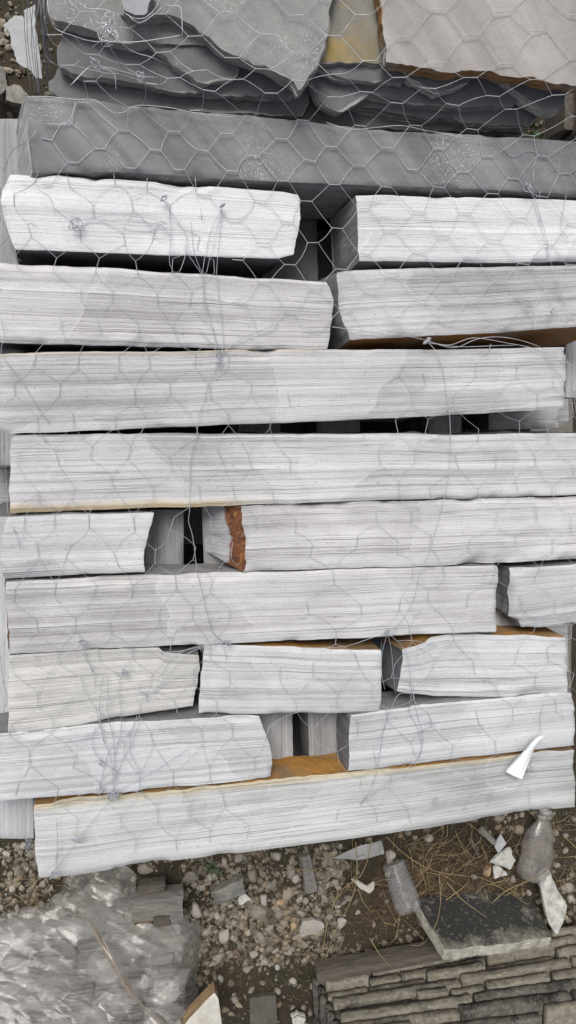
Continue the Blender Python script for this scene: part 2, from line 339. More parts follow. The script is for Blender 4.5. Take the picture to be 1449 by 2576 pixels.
def block(name, top, bot, left=None, right=None, z=0.548, depth=0.112, mats=None, seed=0.0, slope=(0, 0, 0, 0), tilt=(0, 0),
          res=0.004, rough=1.0, end_band=None):
    """a split stone block; outlines are listed along its upward face.
    slope: metres the (far, near, left, right) walls lean outward at the bottom; mats: (face, far side, near side, left end, right end)"""
    W = lambda L: np.array([P(a, b, z)[:2] for a, b in L])
    T, B = W(top), W(bot)
    L = W(left) if left else np.array([T[0], B[0]]); Rr = W(right) if right else np.array([T[-1], B[-1]])
    Lu = np.linalg.norm(T[-1] - T[0]); Lv = np.linalg.norm(L[-1] - L[0])
    nu = max(8, int(Lu / res)); nv = max(8, int(Lv / (res * 0.8)))
    T, B, L, Rr = resample(T, nu), resample(B, nu), resample(L, nv), resample(Rr, nv)
    ss = np.linspace(0, Lu, nu); sv = np.linspace(0, Lv, nv)
    j = 0.0008 * rough
    ju = lambda s: fbm(ss * 30, ss * 0 + s, s, 4, 0.6) * j + vn(ss * 6, ss * 0, s + 5) * 0.0005 * rough
    jv = lambda s: fbm(sv * 40, sv * 0 + s, s, 4, 0.65) * j * 2.6
    T[:, 1] += ju(seed + 1); B[:, 1] += ju(seed + 2); L[:, 0] += jv(seed + 3); Rr[:, 0] += jv(seed + 4)
    c00, c10, c01, c11 = (T[0] + L[0]) / 2, (T[-1] + Rr[0]) / 2, (B[0] + L[-1]) / 2, (B[-1] + Rr[-1]) / 2
    T[0] = L[0] = c00; T[-1] = Rr[0] = c10; B[0] = L[-1] = c01; B[-1] = Rr[-1] = c11
    a = np.linspace(0, 1, nu)[None, :, None]; b = np.linspace(0, 1, nv)[:, None, None]
    XY = (1 - b) * T[None] + b * B[None] + (1 - a) * L[:, None] + a * Rr[:, None] - ((1 - a) * (1 - b) * c00 + a * (1 - b) * c10 + (1 - a) * b * c01 + a * b * c11)
    U = np.broadcast_to(ss[None, :], (nv, nu)); V = np.broadcast_to(sv[:, None], (nv, nu))
    vw = V + fbm(U * 2, V * 6, seed + 9, 2) * 0.008
    Zt = z + (fbm(U * 1.5, vw * 85, seed + 6, 3, 0.6) * 0.0016 + fbm(U * 5, V * 12, seed + 7, 3) * 0.0035) * rough
    Zt = Zt + tilt[0] * (np.linspace(0, 1, nu)[None, :] - 0.5) + tilt[1] * (np.linspace(0, 1, nv)[:, None] - 0.5)
    e = np.minimum(np.minimum(U, Lu - U), np.minimum(V, Lv - V))
    rr = (0.0014 + 0.016 * np.clip(fbm(U * 16, V * 16, seed + 11, 4, 0.6) - 0.08, 0, 1)) * rough
    Zt = Zt - rr * np.clip(1 - e / (rr * 1.5), 0, 1) ** 2
    verts = np.concatenate([XY, Zt[..., None]], 2).reshape(-1, 3)
    uvs = np.stack([U.ravel(), V.ravel()], 1)
    idx = lambda jj, i: jj * nu + i
    faces = [(idx(q + 1, i), idx(q + 1, i + 1), idx(q, i + 1), idx(q, i)) for q in range(nv - 1) for i in range(nu - 1)]
    mi = [0] * len(faces)
    # walls: four separate strips (own vertices, so edges stay crisp)
    VV = [verts]; UU = [uvs]; nb = len(verts)
    K = 16 if end_band else 9
    cen = XY.reshape(-1, 2).mean(0)
    strips = [([idx(0, i) for i in range(nu)], 0, 1), ([idx(nv - 1, i) for i in range(nu)], 1, 2),
              ([idx(q, 0) for q in range(nv)], 2, 3), ([idx(q, nu - 1) for q in range(nv)], 3, 4)]
    corner_out = {}
    for ids, k, m in strips:
        p = verts[ids]; tn = np.gradient(p[:, :2], axis=0); nr = np.stack([tn[:, 1], -tn[:, 0]], 1)
        kk = max(3, len(p) // 12); nr = np.stack([np.convolve(np.pad(nr[:, q], kk, 'edge'), np.ones(2 * kk + 1) / (2 * kk + 1), 'valid') for q in (0, 1)], 1)
        nr /= np.linalg.norm(nr, axis=1)[:, None] + 1e-9
        if np.sum((p[:, :2].mean(0) - cen) * nr.mean(0)) < 0: nr = -nr
        s = ss if k < 2 else sv
        cn = T[-1] - T[0]; cn = cn / np.linalg.norm(cn); cv = L[-1] - L[0]; cv = cv / np.linalg.norm(cv)
        rows = []
        ring_uv = []
        for q in range(K + 1):
            f = q / K; d = depth * f
            off = slope[k] * (f ** 0.8) + (0 if q == 0 else 0.0035 * rough * fbm(s * 22, s * 0 + d * 30, seed + 20 + k, 4, 0.6))
            fade = np.clip(np.minimum(s, s[-1] - s) / 0.006, 0, 1)
            base = p[:, :2] + nr * (slope[k] * f ** 0.8 + (off - slope[k] * f ** 0.8) * fade)[:, None] if not np.isscalar(off) else p[:, :2] + nr * off
            # follow the neighbouring walls' lean at the ends of the strip
            aa = s / s[-1]
            if k < 2: base = base + (-cn * slope[2] * f ** 0.8) * (1 - aa)[:, None] + (cn * slope[3] * f ** 0.8) * aa[:, None]
            else: base = base + (-cv * slope[0] * f ** 0.8) * (1 - aa)[:, None] + (cv * slope[1] * f ** 0.8) * aa[:, None]
            rows.append(np.concatenate([base, (p[:, 2] - (p[:, 2] - (z - depth)) * f)[:, None]], 1))
            if k < 2: ring_uv.append(np.stack([s, np.full(len(s), (d if k else -d))], 1))
            else: ring_uv.append(np.stack([np.full(len(s), -d if k == 2 else Lu + d), s], 1))
        VV.append(np.vstack(rows)); UU.append(np.vstack(ring_uv))
        ln = len(p)
        for q in range(K):
            for i in range(ln - 1):
                f4 = (nb + q * ln + i, nb + q * ln + i + 1, nb + (q + 1) * ln + i + 1, nb + (q + 1) * ln + i)
                faces.append(f4 if k in (1, 2) else f4[::-1]); 
                mm = m
                if end_band and k == end_band[0] and q < end_band[1] + 2.6 * float(fbm(i * 0.22, 3.0, seed, 3)): mm = 5
                mi.append(mm)
        nb += (K + 1) * ln
    bl = np.vstack([VV[1][-1 * nu:], VV[2][-nu:][::-1]])
    VV.append(bl); UU.append(bl[:, :2]); faces.append(tuple(range(nb, nb + len(bl)))); mi.append(2)
    return mesh_obj(name, np.vstack(VV), faces, mats, mat_idx=mi, uvs=np.vstack(UU))

def S(i, **k):
    return striped('layered_stone_%02d' % i, seed=i * 1.37, **k)
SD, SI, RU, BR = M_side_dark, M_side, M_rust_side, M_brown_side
GB = None
WHITE = dict(light=(0.64, 0.645, 0.655), dark=(0.40, 0.405, 0.415), contrast=0.85)
GREY = dict(light=(0.55, 0.545, 0.55), dark=(0.25, 0.246, 0.25))
PINK = dict(light=(0.55, 0.543, 0.545), dark=(0.245, 0.238, 0.24))
COOL = dict(light=(0.545, 0.55, 0.56), dark=(0.25, 0.255, 0.265))
def st(m, a=None, b=None, c=None, d=None, e=None):
    return [m, a or SI, b or SI, c or m, d or m, e or M_rust_end]
blocks = []
def B(label, *a, **k):
    if len(blocks) >= 7: k.setdefault('depth', 0.058)      # the lower rows are thinner blocks
    o = block('stone_block', *a, **k); tag(o, label, 'stone block'); blocks.append(o); return o

# the smooth dark kerb-like block
B('long smooth dark grey stone block dusted with white spots, below the flat slabs',
  [(66, 242), (150, 248), (235, 252), (345, 265), (450, 274), (724, 300), (924, 325), (1224, 340), (1449, 356), (1540, 364)],
  [(80, 434), (300, 432), (450, 442), (600, 452), (724, 457), (950, 467), (1154, 473), (1449, 489), (1540, 494)],
  [(66, 242), (68, 300), (72, 370), (80, 434)], z=0.555, depth=0.115, seed=1, slope=(0.0, 0.012, 0.03, 0), rough=1.0,
  mats=[M_slate, SI, edge_mat('slate_edge', (0.17, 0.17, 0.17), (0.30, 0.29, 0.28)), S(40, light=(0.42, 0.42, 0.42), dark=(0.24, 0.24, 0.24)), SI, SI])
m = S(1, **WHITE)
B('whitest striped stone block with blunt rounded ends, left under the dark block',
  [(25, 436), (150, 442), (350, 455), (500, 467), (710, 481), (749, 490)], [(41, 628), (225, 635), (450, 642), (600, 647), (700, 649), (737, 640)],
  [(25, 436), (5, 474), (1, 507), (19, 582), (41, 628)], [(749, 490), (753, 507), (755, 547), (748, 597), (737, 640)], seed=2, z=0.550,
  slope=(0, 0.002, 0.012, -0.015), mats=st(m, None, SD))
m = S(2, **WHITE)
B('white striped stone block with dark grey left end, right under the dark block',
  [(894, 493), (974, 491), (1124, 495), (1300, 499), (1449, 503), (1530, 506)], [(903, 657), (1074, 658), (1224, 662), (1449, 657), (1530, 655)],
  [(894, 493), (899, 557), (903, 657)], seed=3, z=0.549, slope=(0, 0.01, 0.006, 0), mats=st(m, None, None, S(41, light=(0.34, 0.34, 0.34), dark=(0.17, 0.17, 0.175))))
m = S(3, contrast=1.1, **PINK)
B('grey-pink striped stone block, left in the second striped row from the top',
  [(-70, 657), (0, 660), (225, 670), (400, 685), (500, 690), (650, 700), (724, 703), (824, 710)], [(-70, 858), (0, 862), (300, 870), (600, 877), (780, 879), (822, 878)],
  None, [(824, 710), (830, 720), (837, 757), (837, 802), (828, 842), (822, 878)], seed=4, z=0.548, slope=(0, 0, 0, 0.0), mats=st(m, None, SD))
m = S(4, **GREY)
B('pale striped stone block with rusty lower side, right in the second striped row',
  [(851, 685), (889, 680), (1024, 675), (1224, 672), (1449, 667), (1530, 665)], [(882, 853), (1004, 848), (1124, 842), (1274, 835), (1449, 822), (1530, 817)],
  [(851, 685), (849, 700), (850, 747), (864, 807), (882, 853)], seed=5, z=0.548, slope=(0, 0.016, 0.014, 0), mats=st(m, None, BR, S(42, light=(0.25, 0.25, 0.25), dark=(0.12, 0.12, 0.12))))
m = S(5, stain=[(0.006, 0.001, 0.34, 0.42, (1.0, 0.9, 0.72))], **GREY)
B('longest light grey striped stone block, its right end at a dark wired gap',
  [(-14, 886), (0, 887), (250, 884), (500, 884), (600, 880), (824, 879), (924, 879), (1100, 880), (1274, 876), (1421, 873)],
  [(-14, 1085), (25, 1092), (200, 1085), (400, 1076), (600, 1067), (724, 1063), (874, 1057), (1024, 1050), (1224, 1039), (1419, 1027)],
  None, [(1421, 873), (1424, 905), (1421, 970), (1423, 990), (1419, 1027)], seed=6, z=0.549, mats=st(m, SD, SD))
m = S(6, contrast=0.95, stain=[(0.078, 0.092, 0.22, 0.33, OCHRE)], **GREY)
B('long pale striped stone block with a yellow-stained lower left edge',
  [(33, 1095), (150, 1094), (350, 1091), (550, 1092), (724, 1091), (874, 1092), (1024, 1090), (1149, 1095), (1299, 1090), (1449, 1090), (1530, 1090)],
  [(25, 1290), (150, 1286), (400, 1278), (550, 1274), (724, 1267), (974, 1257), (1224, 1253), (1324, 1249), (1449, 1244), (1530, 1240)],
  [(33, 1095), (23, 1130), (20, 1230), (25, 1290)], seed=7, z=0.548, mats=st(m, SD, SD, SD))
m = S(7, stain=[(0.077, 0.084, 1.0, 1.1, (1.0, 0.82, 0.6))], **COOL)
B('short pale striped stone block with slanting right end beside the open dark gap',
  [(15, 1300), (150, 1294), (387, 1291)], [(8, 1456), (100, 1452), (250, 1443), (364, 1439)],
  [(15, 1300), (3, 1348), (2, 1413), (8, 1456)], [(387, 1292), (377, 1338), (365, 1383), (364, 1439)], seed=8, z=0.549, slope=(0, 0, 0, -0.01), mats=st(m, None, None, SI))
m = S(8, contrast=1.1, **PINK)
B('grey striped stone block with a rust-brown left end',
  [(607, 1273), (724, 1268), (974, 1262), (1224, 1256), (1449, 1250), (1530, 1247)], [(612, 1439), (724, 1434), (974, 1425), (1224, 1418), (1449, 1408), (1530, 1404)],
  [(607, 1273), (612, 1313), (622, 1363), (620, 1413), (612, 1439)], seed=9, z=0.548, slope=(0, 0, 0.046, 0), rough=1.4,
  mats=st(m, SD, None, S(43, light=(0.46, 0.46, 0.47), dark=(0.25, 0.25, 0.26), rust_u=0.021)))
m = S(9, **PINK)
B('long grey-pink striped stone block with rusty left end and square right end',
  [(15, 1464), (150, 1458), (300, 1450), (450, 1445), (724, 1439), (924, 1430), (1244, 1423), (1252, 1427)],
  [(25, 1646), (250, 1633), (500, 1622), (724, 1612), (924, 1605), (1074, 1595), (1249, 1589)],
  [(15, 1464), (12, 1498), (18, 1563), (25, 1646)], [(1252, 1427), (1254, 1458), (1252, 1518), (1249, 1589)], seed=10, z=0.549, slope=(0.003, 0, 0.008, 0), mats=st(m, None, SD, M_rust_end))
m = S(10, **COOL)
B('pale striped stone block with a notched lower left corner at the right margin',
  [(1284, 1431), (1449, 1419), (1530, 1413)], [(1316, 1580), (1374, 1578), (1449, 1570), (1530, 1562)],
  [(1284, 1431), (1287, 1463), (1287, 1518), (1282, 1553), (1304, 1561), (1316, 1580)], seed=11, z=0.547, mats=st(m, None, None, S(44, light=(0.26, 0.26, 0.26), dark=(0.12, 0.12, 0.12))))
m = S(11, contrast=1.25, wave=1.3, light=(0.55, 0.545, 0.53), dark=(0.25, 0.245, 0.235))
B('coarse grey striped stone block with chipped upper right corner, left of three',
  [(22, 1650), (200, 1637), (400, 1629), (412, 1644), (500, 1649)], [(22, 1847), (115, 1836), (200, 1825), (300, 1805), (400, 1790), (485, 1777)],
  [(22, 1650), (20, 1750), (22, 1847)], [(500, 1649), (500, 1680), (496, 1720), (485, 1777)], seed=12, z=0.547, mats=st(m, None, SD, SI, SD))
m = S(12, contrast=1.2, wave=1.3, light=(0.54, 0.545, 0.55), dark=(0.25, 0.25, 0.26))
B('grey striped stone block with cracked upper edge, middle of three in a row',
  [(515, 1622), (600, 1624), (724, 1628), (849, 1635), (957, 1636)], [(500, 1795), (650, 1797), (824, 1796), (954, 1792)],
  [(515, 1622), (508, 1660), (503, 1720), (500, 1795)], [(957, 1636), (958, 1663), (960, 1745), (954, 1792)], seed=13, z=0.547, mats=st(m, RU, None, SD, M_rust_end))
m = S(13, contrast=1.1, wave=1.2, **COOL)
B('grey striped stone block with broken rounded upper left corner, right of three',
  [(1012, 1636), (1049, 1625), (1069, 1618), (1084, 1604), (1124, 1597), (1249, 1599), (1424, 1604)],
  [(999, 1740), (1024, 1744), (1094, 1752), (1174, 1753), (1289, 1755), (1427, 1740)],
  [(1012, 1636), (1011, 1670), (1002, 1725), (999, 1740)], [(1424, 1604), (1427, 1623), (1429, 1718), (1427, 1740)], seed=14, z=0.547, slope=(0, 0, 0.012, 0), mats=st(m, RU, None, SD, M_rust_end))
m = S(14, light=(0.57, 0.58, 0.59), dark=(0.32, 0.325, 0.335), contrast=0.95)
B('white striped stone block, left, with blunt right end above the rusty face',
  [(-50, 1851), (0, 1846), (115, 1837), (225, 1824), (400, 1816), (500, 1808), (652, 1803)], [(-50, 2021), (0, 2016), (100, 2007), (300, 1994), (500, 1976), (600, 1966), (681, 1957)],
  None, [(652, 1803), (665, 1830), (680, 1870), (684, 1910), (681, 1957)], seed=15, z=0.549, slope=(0.004, 0, 0, -0.006), mats=st(m, None, SD))
m = S(15, light=(0.57, 0.58, 0.59), dark=(0.31, 0.315, 0.325), contrast=0.95)
B('white striped stone block under the white plastic strip, with dark square left end',
  [(883, 1801), (924, 1796), (1084, 1772), (1174, 1762), (1274, 1755), (1424, 1742), (1444, 1748)], [(877, 1942), (1024, 1927), (1174, 1907), (1324, 1890), (1447, 1876)],
  [(883, 1801), (882, 1860), (877, 1942)], [(1444, 1748), (1449, 1800), (1447, 1876)], seed=16, z=0.549, slope=(0.004, 0, 0.004, 0), mats=st(m, None, None, S(45, light=(0.24, 0.245, 0.25), dark=(0.11, 0.11, 0.115))))
m = S(16, contrast=1.05, wave=1.3, light=(0.51, 0.515, 0.51), dark=(0.25, 0.255, 0.25), stain=[(0.010, 0.002, 0.62, 0.66, (1.0, 0.85, 0.6))])
B('long striped stone block with rust-coloured upper side, nearest the gravel',
  [(87, 2027), (200, 2016), (300, 2005), (450, 1990), (650, 1967), (724, 1959), (874, 1945), (1024, 1931), (1174, 1914), (1324, 1897), (1444, 1887)],
  [(100, 2211), (235, 2198), (350, 2176), (500, 2160), (724, 2131), (924, 2105), (1074, 2085), (1224, 2060), (1324, 2043), (1447, 2031)],
  [(87, 2027), (84, 2085), (87, 2143), (100, 2211)], [(1444, 1887), (1445, 1930), (1447, 2031)], seed=17, z=0.546, slope=(0.004, 0, 0, 0), mats=st(m, RU, None, SI, SD))

# cross-laid blocks of the layer underneath (they run away from the viewer)
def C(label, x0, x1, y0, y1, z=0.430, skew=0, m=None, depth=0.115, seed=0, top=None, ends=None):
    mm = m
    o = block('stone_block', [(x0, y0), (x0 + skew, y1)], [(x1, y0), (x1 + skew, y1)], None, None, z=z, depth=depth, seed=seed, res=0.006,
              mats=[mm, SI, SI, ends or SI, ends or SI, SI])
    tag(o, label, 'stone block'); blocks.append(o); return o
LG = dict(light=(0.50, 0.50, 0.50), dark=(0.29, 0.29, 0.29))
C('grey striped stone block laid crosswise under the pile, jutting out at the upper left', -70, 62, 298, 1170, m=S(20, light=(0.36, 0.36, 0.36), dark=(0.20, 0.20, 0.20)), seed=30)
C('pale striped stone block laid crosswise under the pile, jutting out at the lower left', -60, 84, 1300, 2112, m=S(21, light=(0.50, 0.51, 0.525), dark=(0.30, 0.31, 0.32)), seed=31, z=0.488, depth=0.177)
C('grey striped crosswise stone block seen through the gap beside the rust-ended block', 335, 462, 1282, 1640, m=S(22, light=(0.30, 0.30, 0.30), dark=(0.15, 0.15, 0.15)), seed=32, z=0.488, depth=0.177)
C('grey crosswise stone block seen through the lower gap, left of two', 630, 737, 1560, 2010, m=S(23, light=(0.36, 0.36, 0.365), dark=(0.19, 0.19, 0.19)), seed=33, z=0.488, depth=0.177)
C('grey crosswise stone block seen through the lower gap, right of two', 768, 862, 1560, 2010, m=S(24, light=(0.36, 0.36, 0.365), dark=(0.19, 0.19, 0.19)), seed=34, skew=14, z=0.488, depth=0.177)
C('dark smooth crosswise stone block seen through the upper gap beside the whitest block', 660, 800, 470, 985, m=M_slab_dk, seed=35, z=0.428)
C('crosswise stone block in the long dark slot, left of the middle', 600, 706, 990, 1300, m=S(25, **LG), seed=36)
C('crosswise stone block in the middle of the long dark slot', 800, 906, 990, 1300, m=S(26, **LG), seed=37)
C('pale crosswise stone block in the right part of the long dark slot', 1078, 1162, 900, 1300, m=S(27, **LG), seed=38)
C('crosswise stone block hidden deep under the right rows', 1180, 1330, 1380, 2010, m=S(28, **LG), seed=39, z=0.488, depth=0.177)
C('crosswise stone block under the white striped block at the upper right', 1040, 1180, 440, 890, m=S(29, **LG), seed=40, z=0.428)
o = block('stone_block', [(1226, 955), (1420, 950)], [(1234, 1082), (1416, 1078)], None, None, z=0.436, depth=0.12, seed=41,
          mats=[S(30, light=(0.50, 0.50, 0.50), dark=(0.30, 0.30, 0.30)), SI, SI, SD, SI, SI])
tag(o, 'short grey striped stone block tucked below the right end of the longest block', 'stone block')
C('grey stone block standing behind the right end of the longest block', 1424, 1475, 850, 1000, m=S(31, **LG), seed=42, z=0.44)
# lowest layer, running across
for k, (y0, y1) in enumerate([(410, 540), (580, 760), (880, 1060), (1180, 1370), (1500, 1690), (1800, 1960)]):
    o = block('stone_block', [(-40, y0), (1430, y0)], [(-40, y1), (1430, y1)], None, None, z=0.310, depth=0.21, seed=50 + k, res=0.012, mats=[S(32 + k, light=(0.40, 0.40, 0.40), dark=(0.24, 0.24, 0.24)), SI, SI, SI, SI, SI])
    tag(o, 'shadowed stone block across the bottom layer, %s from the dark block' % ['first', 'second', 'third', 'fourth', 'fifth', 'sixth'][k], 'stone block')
# pallet under the pile
pal = empty('wooden_pallet', P(700, 1150, 0.0)); tag(pal, 'weathered wooden pallet carrying the striped stone blocks', 'pallet')
def boxgeo(p0, p1, wdt, h, z):
    p0 = np.array(p0[:2]); p1 = np.array(p1[:2]); d = (p1 - p0) / np.linalg.norm(p1 - p0); nn = np.array([-d[1], d[0]]) * wdt / 2
    c = [p0 - nn, p1 - nn, p1 + nn, p0 + nn]
    v = [(*q, z) for q in c] + [(*q, z + h) for q in c]
    return np.array(v), [(3, 2, 1, 0), (4, 5, 6, 7), (0, 1, 5, 4), (1, 2, 6, 5), (2, 3, 7, 6), (3, 0, 4, 7)]
for x in (60, 700, 1340):
    v, f = boxgeo(P(x, 420, 0.0), P(x, 1880, 0.0), 0.09, 0.09, -0.012)
    mesh_obj('bearer', v, f, M_wood, pal, smooth=False)
for y in (460, 900, 1340, 1780):
    v, f = boxgeo(P(0, y, 0.08), P(1400, y, 0.08), 0.1, 0.02, 0.079)
    mesh_obj('deck_board', v, f, M_wood, pal, smooth=False)

# ------------------------------------------------------------------ flat slabs behind
from mathutils.geometry import delaunay_2d_cdt
def inside(poly, q):
    x, y = q[:, 0], q[:, 1]; r = np.zeros(len(q), bool); p2 = np.roll(poly, -1, 0)
    for (x1, y1), (x2, y2) in zip(poly, p2):
        c = (y1 > y) != (y2 > y)
        if y1 != y2: r ^= c & (x < (x2 - x1) * (y - y1) / (y2 - y1) + x1)
    return r
def slab(label, pts, z, th, mat, em, seed=0, tilt=(0, 0), jag=1.0, name='flagstone', cat='stone slab', lean=0.0, step=0.006, world=False, relief=1.0, layers=4):
    """flat slab: outline at its upward face, split edge in ledges"""
    p = np.array([P(a, b, z)[:2] for a, b in pts]) if not world else np.array(pts, float)
    if 0.5 * np.sum(p[:, 0] * np.roll(p[:, 1], -1) - np.roll(p[:, 0], -1) * p[:, 1]) < 0: p = p[::-1]
    q = np.vstack([p, p[:1]])
    L = np.sum(np.linalg.norm(np.diff(q, axis=0), axis=1)); m = max(24, int(L / step))
    r = resample(q, m + 1)[:-1]; s = np.linspace(0, L, m, endpoint=False)
    wrap = np.clip(np.minimum(s, L - s) / 0.02, 0, 1)
    def normals(r):
        tn = np.roll(r, -2, 0) - np.roll(r, 2, 0); a = np.stack([tn[:, 1], -tn[:, 0]], 1); return a / (np.linalg.norm(a, axis=1)[:, None] + 1e-9)
    nr = normals(r)
    r = r + nr * ((fbm(s * 45, s * 0, seed, 4, 0.65) * 0.0035 + vn(s * 12, s * 0, seed + 2) * 0.003) * jag * wrap)[:, None]
    c = r.mean(0)
    zof = lambda xy: tilt[0] * (xy[:, 0] - c[0]) + tilt[1] * (xy[:, 1] - c[1])
    g = 0.014
    GX, GY = np.meshgrid(np.arange(r[:, 0].min(), r[:, 0].max(), g), np.arange(r[:, 1].min(), r[:, 1].max(), g))
    q = np.stack([GX.ravel(), GY.ravel()], 1) + (np.random.RandomState(int(seed) + 1).rand(GX.size, 2) - 0.5) * g * 0.5
    q = q[inside(r, q)]
    if len(q): q = q[np.array([np.min(np.sum((r - a) ** 2, 1)) for a in q]) > 0.008 ** 2]
    allp = np.vstack([r, q]) if len(q) else r
    out = delaunay_2d_cdt([Vector(a) for a in allp], [(i, (i + 1) % m) for i in range(m)], [], 1, 1e-6)
    ov = np.array([tuple(a) for a in out[0]]); of = [tuple(a) for a in out[2]]
    zt = z + zof(ov) + fbm(ov[:, 0] * 9, ov[:, 1] * 9, seed + 5, 3) * 0.003 * relief
    src = [(e[0] if e else 10 ** 9) for e in out[3]]
    isb = np.array([x < m for x in src]); zt[isb] -= 0.0015
    v = [np.concatenate([ov, zt[:, None]], 1)]; f = list(of); mi = [0] * len(of); nb = len(ov)
    zb = np.full(m, z) + zof(r)
    for i, x in enumerate(src):
        if x < m: zb[x] = zt[i]
    rings = [np.concatenate([r, zb[:, None]], 1)]
    zlev = zb - 0.0006
    for k in range(layers):                     # each bed of the stone steps in or out a little
        f1 = (k + 1) / layers
        o = (vn(s * 9, s * 0 + k * 3.1, seed + 3) * 0.0045 + fbm(s * 60, s * 0 + k, seed + 4, 3) * 0.003) * jag * wrap + lean * f1
        zn = zb - th * f1 + (vn(s * 20, s * 0, seed + k) * th * 0.12 if k < layers - 1 else 0)
        for zz in (zlev - 0.0003, zn): rings.append(np.concatenate([r + nr * o[:, None], zz[:, None]], 1))
        zlev = zn
    v += rings
    for k in range(len(rings) - 1):
        for i in range(m):
            j = (i + 1) % m
            f.append((nb + k * m + i, nb + (k + 1) * m + i, nb + (k + 1) * m + j, nb + k * m + j)); mi.append(1)
    nbb = nb + (len(rings) - 1) * m
    f.append(tuple(range(nbb + m - 1, nbb - 1, -1))); mi.append(1)
    o = mesh_obj(name, np.vstack(v), f, [mat, em], mat_idx=mi, smooth=False)
    o.data.polygons.foreach_set('use_smooth', np.array([k == 0 for k in mi])); o.data.update()
    return tag(o, label, cat)
ZS = 0.60
slab('large grey flat slab with a long slanting broken edge, topmost at upper left',
     [(290, -120), (300, 20), (340, 40), (415, 37), (455, 48), (495, 68), (522, 90), (562, 120), (592, 133), (642, 157), (695, 184), (735, 196), (750, 232), (770, 212), (797, 165), (815, 105), (827, 50), (825, 22), (838, -10), (850, -120)],
     ZS, 0.026, M_slab, M_edge, 1)
slab('pale grey flat slab at the far upper left, wired at its corner',
     [(90, -120), (117, 0), (124, 17), (130, 52), (190, 66), (242, 76), (270, 100), (330, 106), (425, 108), (520, 112), (560, 60), (520, -120)],
     0.578, 0.022, M_slab, M_edge_lt, 2)
slab('small dark grey stone piece lying at the top margin', [(302, -40), (304, 26), (322, 33), (345, 38), (372, 33), (386, -5), (390, -40)], 0.622, 0.02, cleft('slab_small', (0.27, 0.28, 0.29), (0.32, 0.33, 0.34)), M_edge, 3)
slab('grey slab with a mustard stain between the two large top slabs', [(760, -120), (770, 60), (795, 153), (870, 154), (955, 152), (990, 140), (1010, -120)], 0.578, 0.018, M_slab_yel, M_edge, 4)
slab('large warm pale grey flat slab with a rusty lower edge at upper right',
     [(945, -150), (957, 0), (973, 152), (1060, 166), (1133, 178), (1175, 180), (1220, 177), (1266, 187), (1335, 191), (1381, 205), (1449, 214), (1600, 230), (1600, -150)],
     ZS + 0.004, 0.020, M_slab_warm, M_edge_rust, 5)
# lower slabs, peeping out under the top ones
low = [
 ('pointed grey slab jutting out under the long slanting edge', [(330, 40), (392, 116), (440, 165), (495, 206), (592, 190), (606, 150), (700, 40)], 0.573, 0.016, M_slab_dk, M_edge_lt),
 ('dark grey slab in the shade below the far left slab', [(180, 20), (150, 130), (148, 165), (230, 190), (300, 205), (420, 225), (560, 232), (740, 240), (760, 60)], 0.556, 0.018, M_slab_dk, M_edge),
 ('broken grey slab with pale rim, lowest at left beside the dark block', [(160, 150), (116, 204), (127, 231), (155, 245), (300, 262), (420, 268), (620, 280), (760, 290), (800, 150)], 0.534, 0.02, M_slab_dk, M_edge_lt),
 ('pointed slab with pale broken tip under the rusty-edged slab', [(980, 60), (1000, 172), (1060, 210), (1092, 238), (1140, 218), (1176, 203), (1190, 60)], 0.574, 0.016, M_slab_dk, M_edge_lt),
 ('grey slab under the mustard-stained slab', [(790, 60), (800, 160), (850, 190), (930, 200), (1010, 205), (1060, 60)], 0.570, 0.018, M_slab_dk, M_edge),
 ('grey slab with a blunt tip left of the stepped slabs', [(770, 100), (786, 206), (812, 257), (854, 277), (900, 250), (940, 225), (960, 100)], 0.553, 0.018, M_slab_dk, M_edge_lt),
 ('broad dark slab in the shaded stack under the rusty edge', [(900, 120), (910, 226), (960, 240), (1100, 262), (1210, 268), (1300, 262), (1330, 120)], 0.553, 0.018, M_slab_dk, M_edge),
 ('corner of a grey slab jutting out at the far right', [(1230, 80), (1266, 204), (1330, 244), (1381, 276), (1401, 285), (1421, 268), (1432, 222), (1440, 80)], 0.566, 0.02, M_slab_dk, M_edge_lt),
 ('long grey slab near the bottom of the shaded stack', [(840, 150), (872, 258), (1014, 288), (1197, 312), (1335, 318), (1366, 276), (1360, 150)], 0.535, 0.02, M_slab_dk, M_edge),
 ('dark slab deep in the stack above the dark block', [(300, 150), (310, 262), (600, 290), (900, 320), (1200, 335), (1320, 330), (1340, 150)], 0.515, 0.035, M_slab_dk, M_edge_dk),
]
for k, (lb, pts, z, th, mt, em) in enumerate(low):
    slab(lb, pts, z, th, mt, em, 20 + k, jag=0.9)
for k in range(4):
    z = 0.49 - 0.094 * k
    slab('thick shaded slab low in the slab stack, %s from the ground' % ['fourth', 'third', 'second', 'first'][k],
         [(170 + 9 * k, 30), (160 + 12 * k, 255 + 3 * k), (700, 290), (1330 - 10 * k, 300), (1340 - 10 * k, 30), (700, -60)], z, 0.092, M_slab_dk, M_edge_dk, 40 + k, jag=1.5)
pal2 = empty('wooden_pallet', P(760, 120, 0.0)); tag(pal2, 'dark wooden pallet under the stack of flat slabs', 'pallet')
for x in (240, 740, 1240):
    v, f = boxgeo(P(x, 300, 0.1), P(x, -40, 0.1), 0.09, 0.12, -0.012)
    mesh_obj('bearer', v, f, M_wood_dk, pal2, smooth=False)


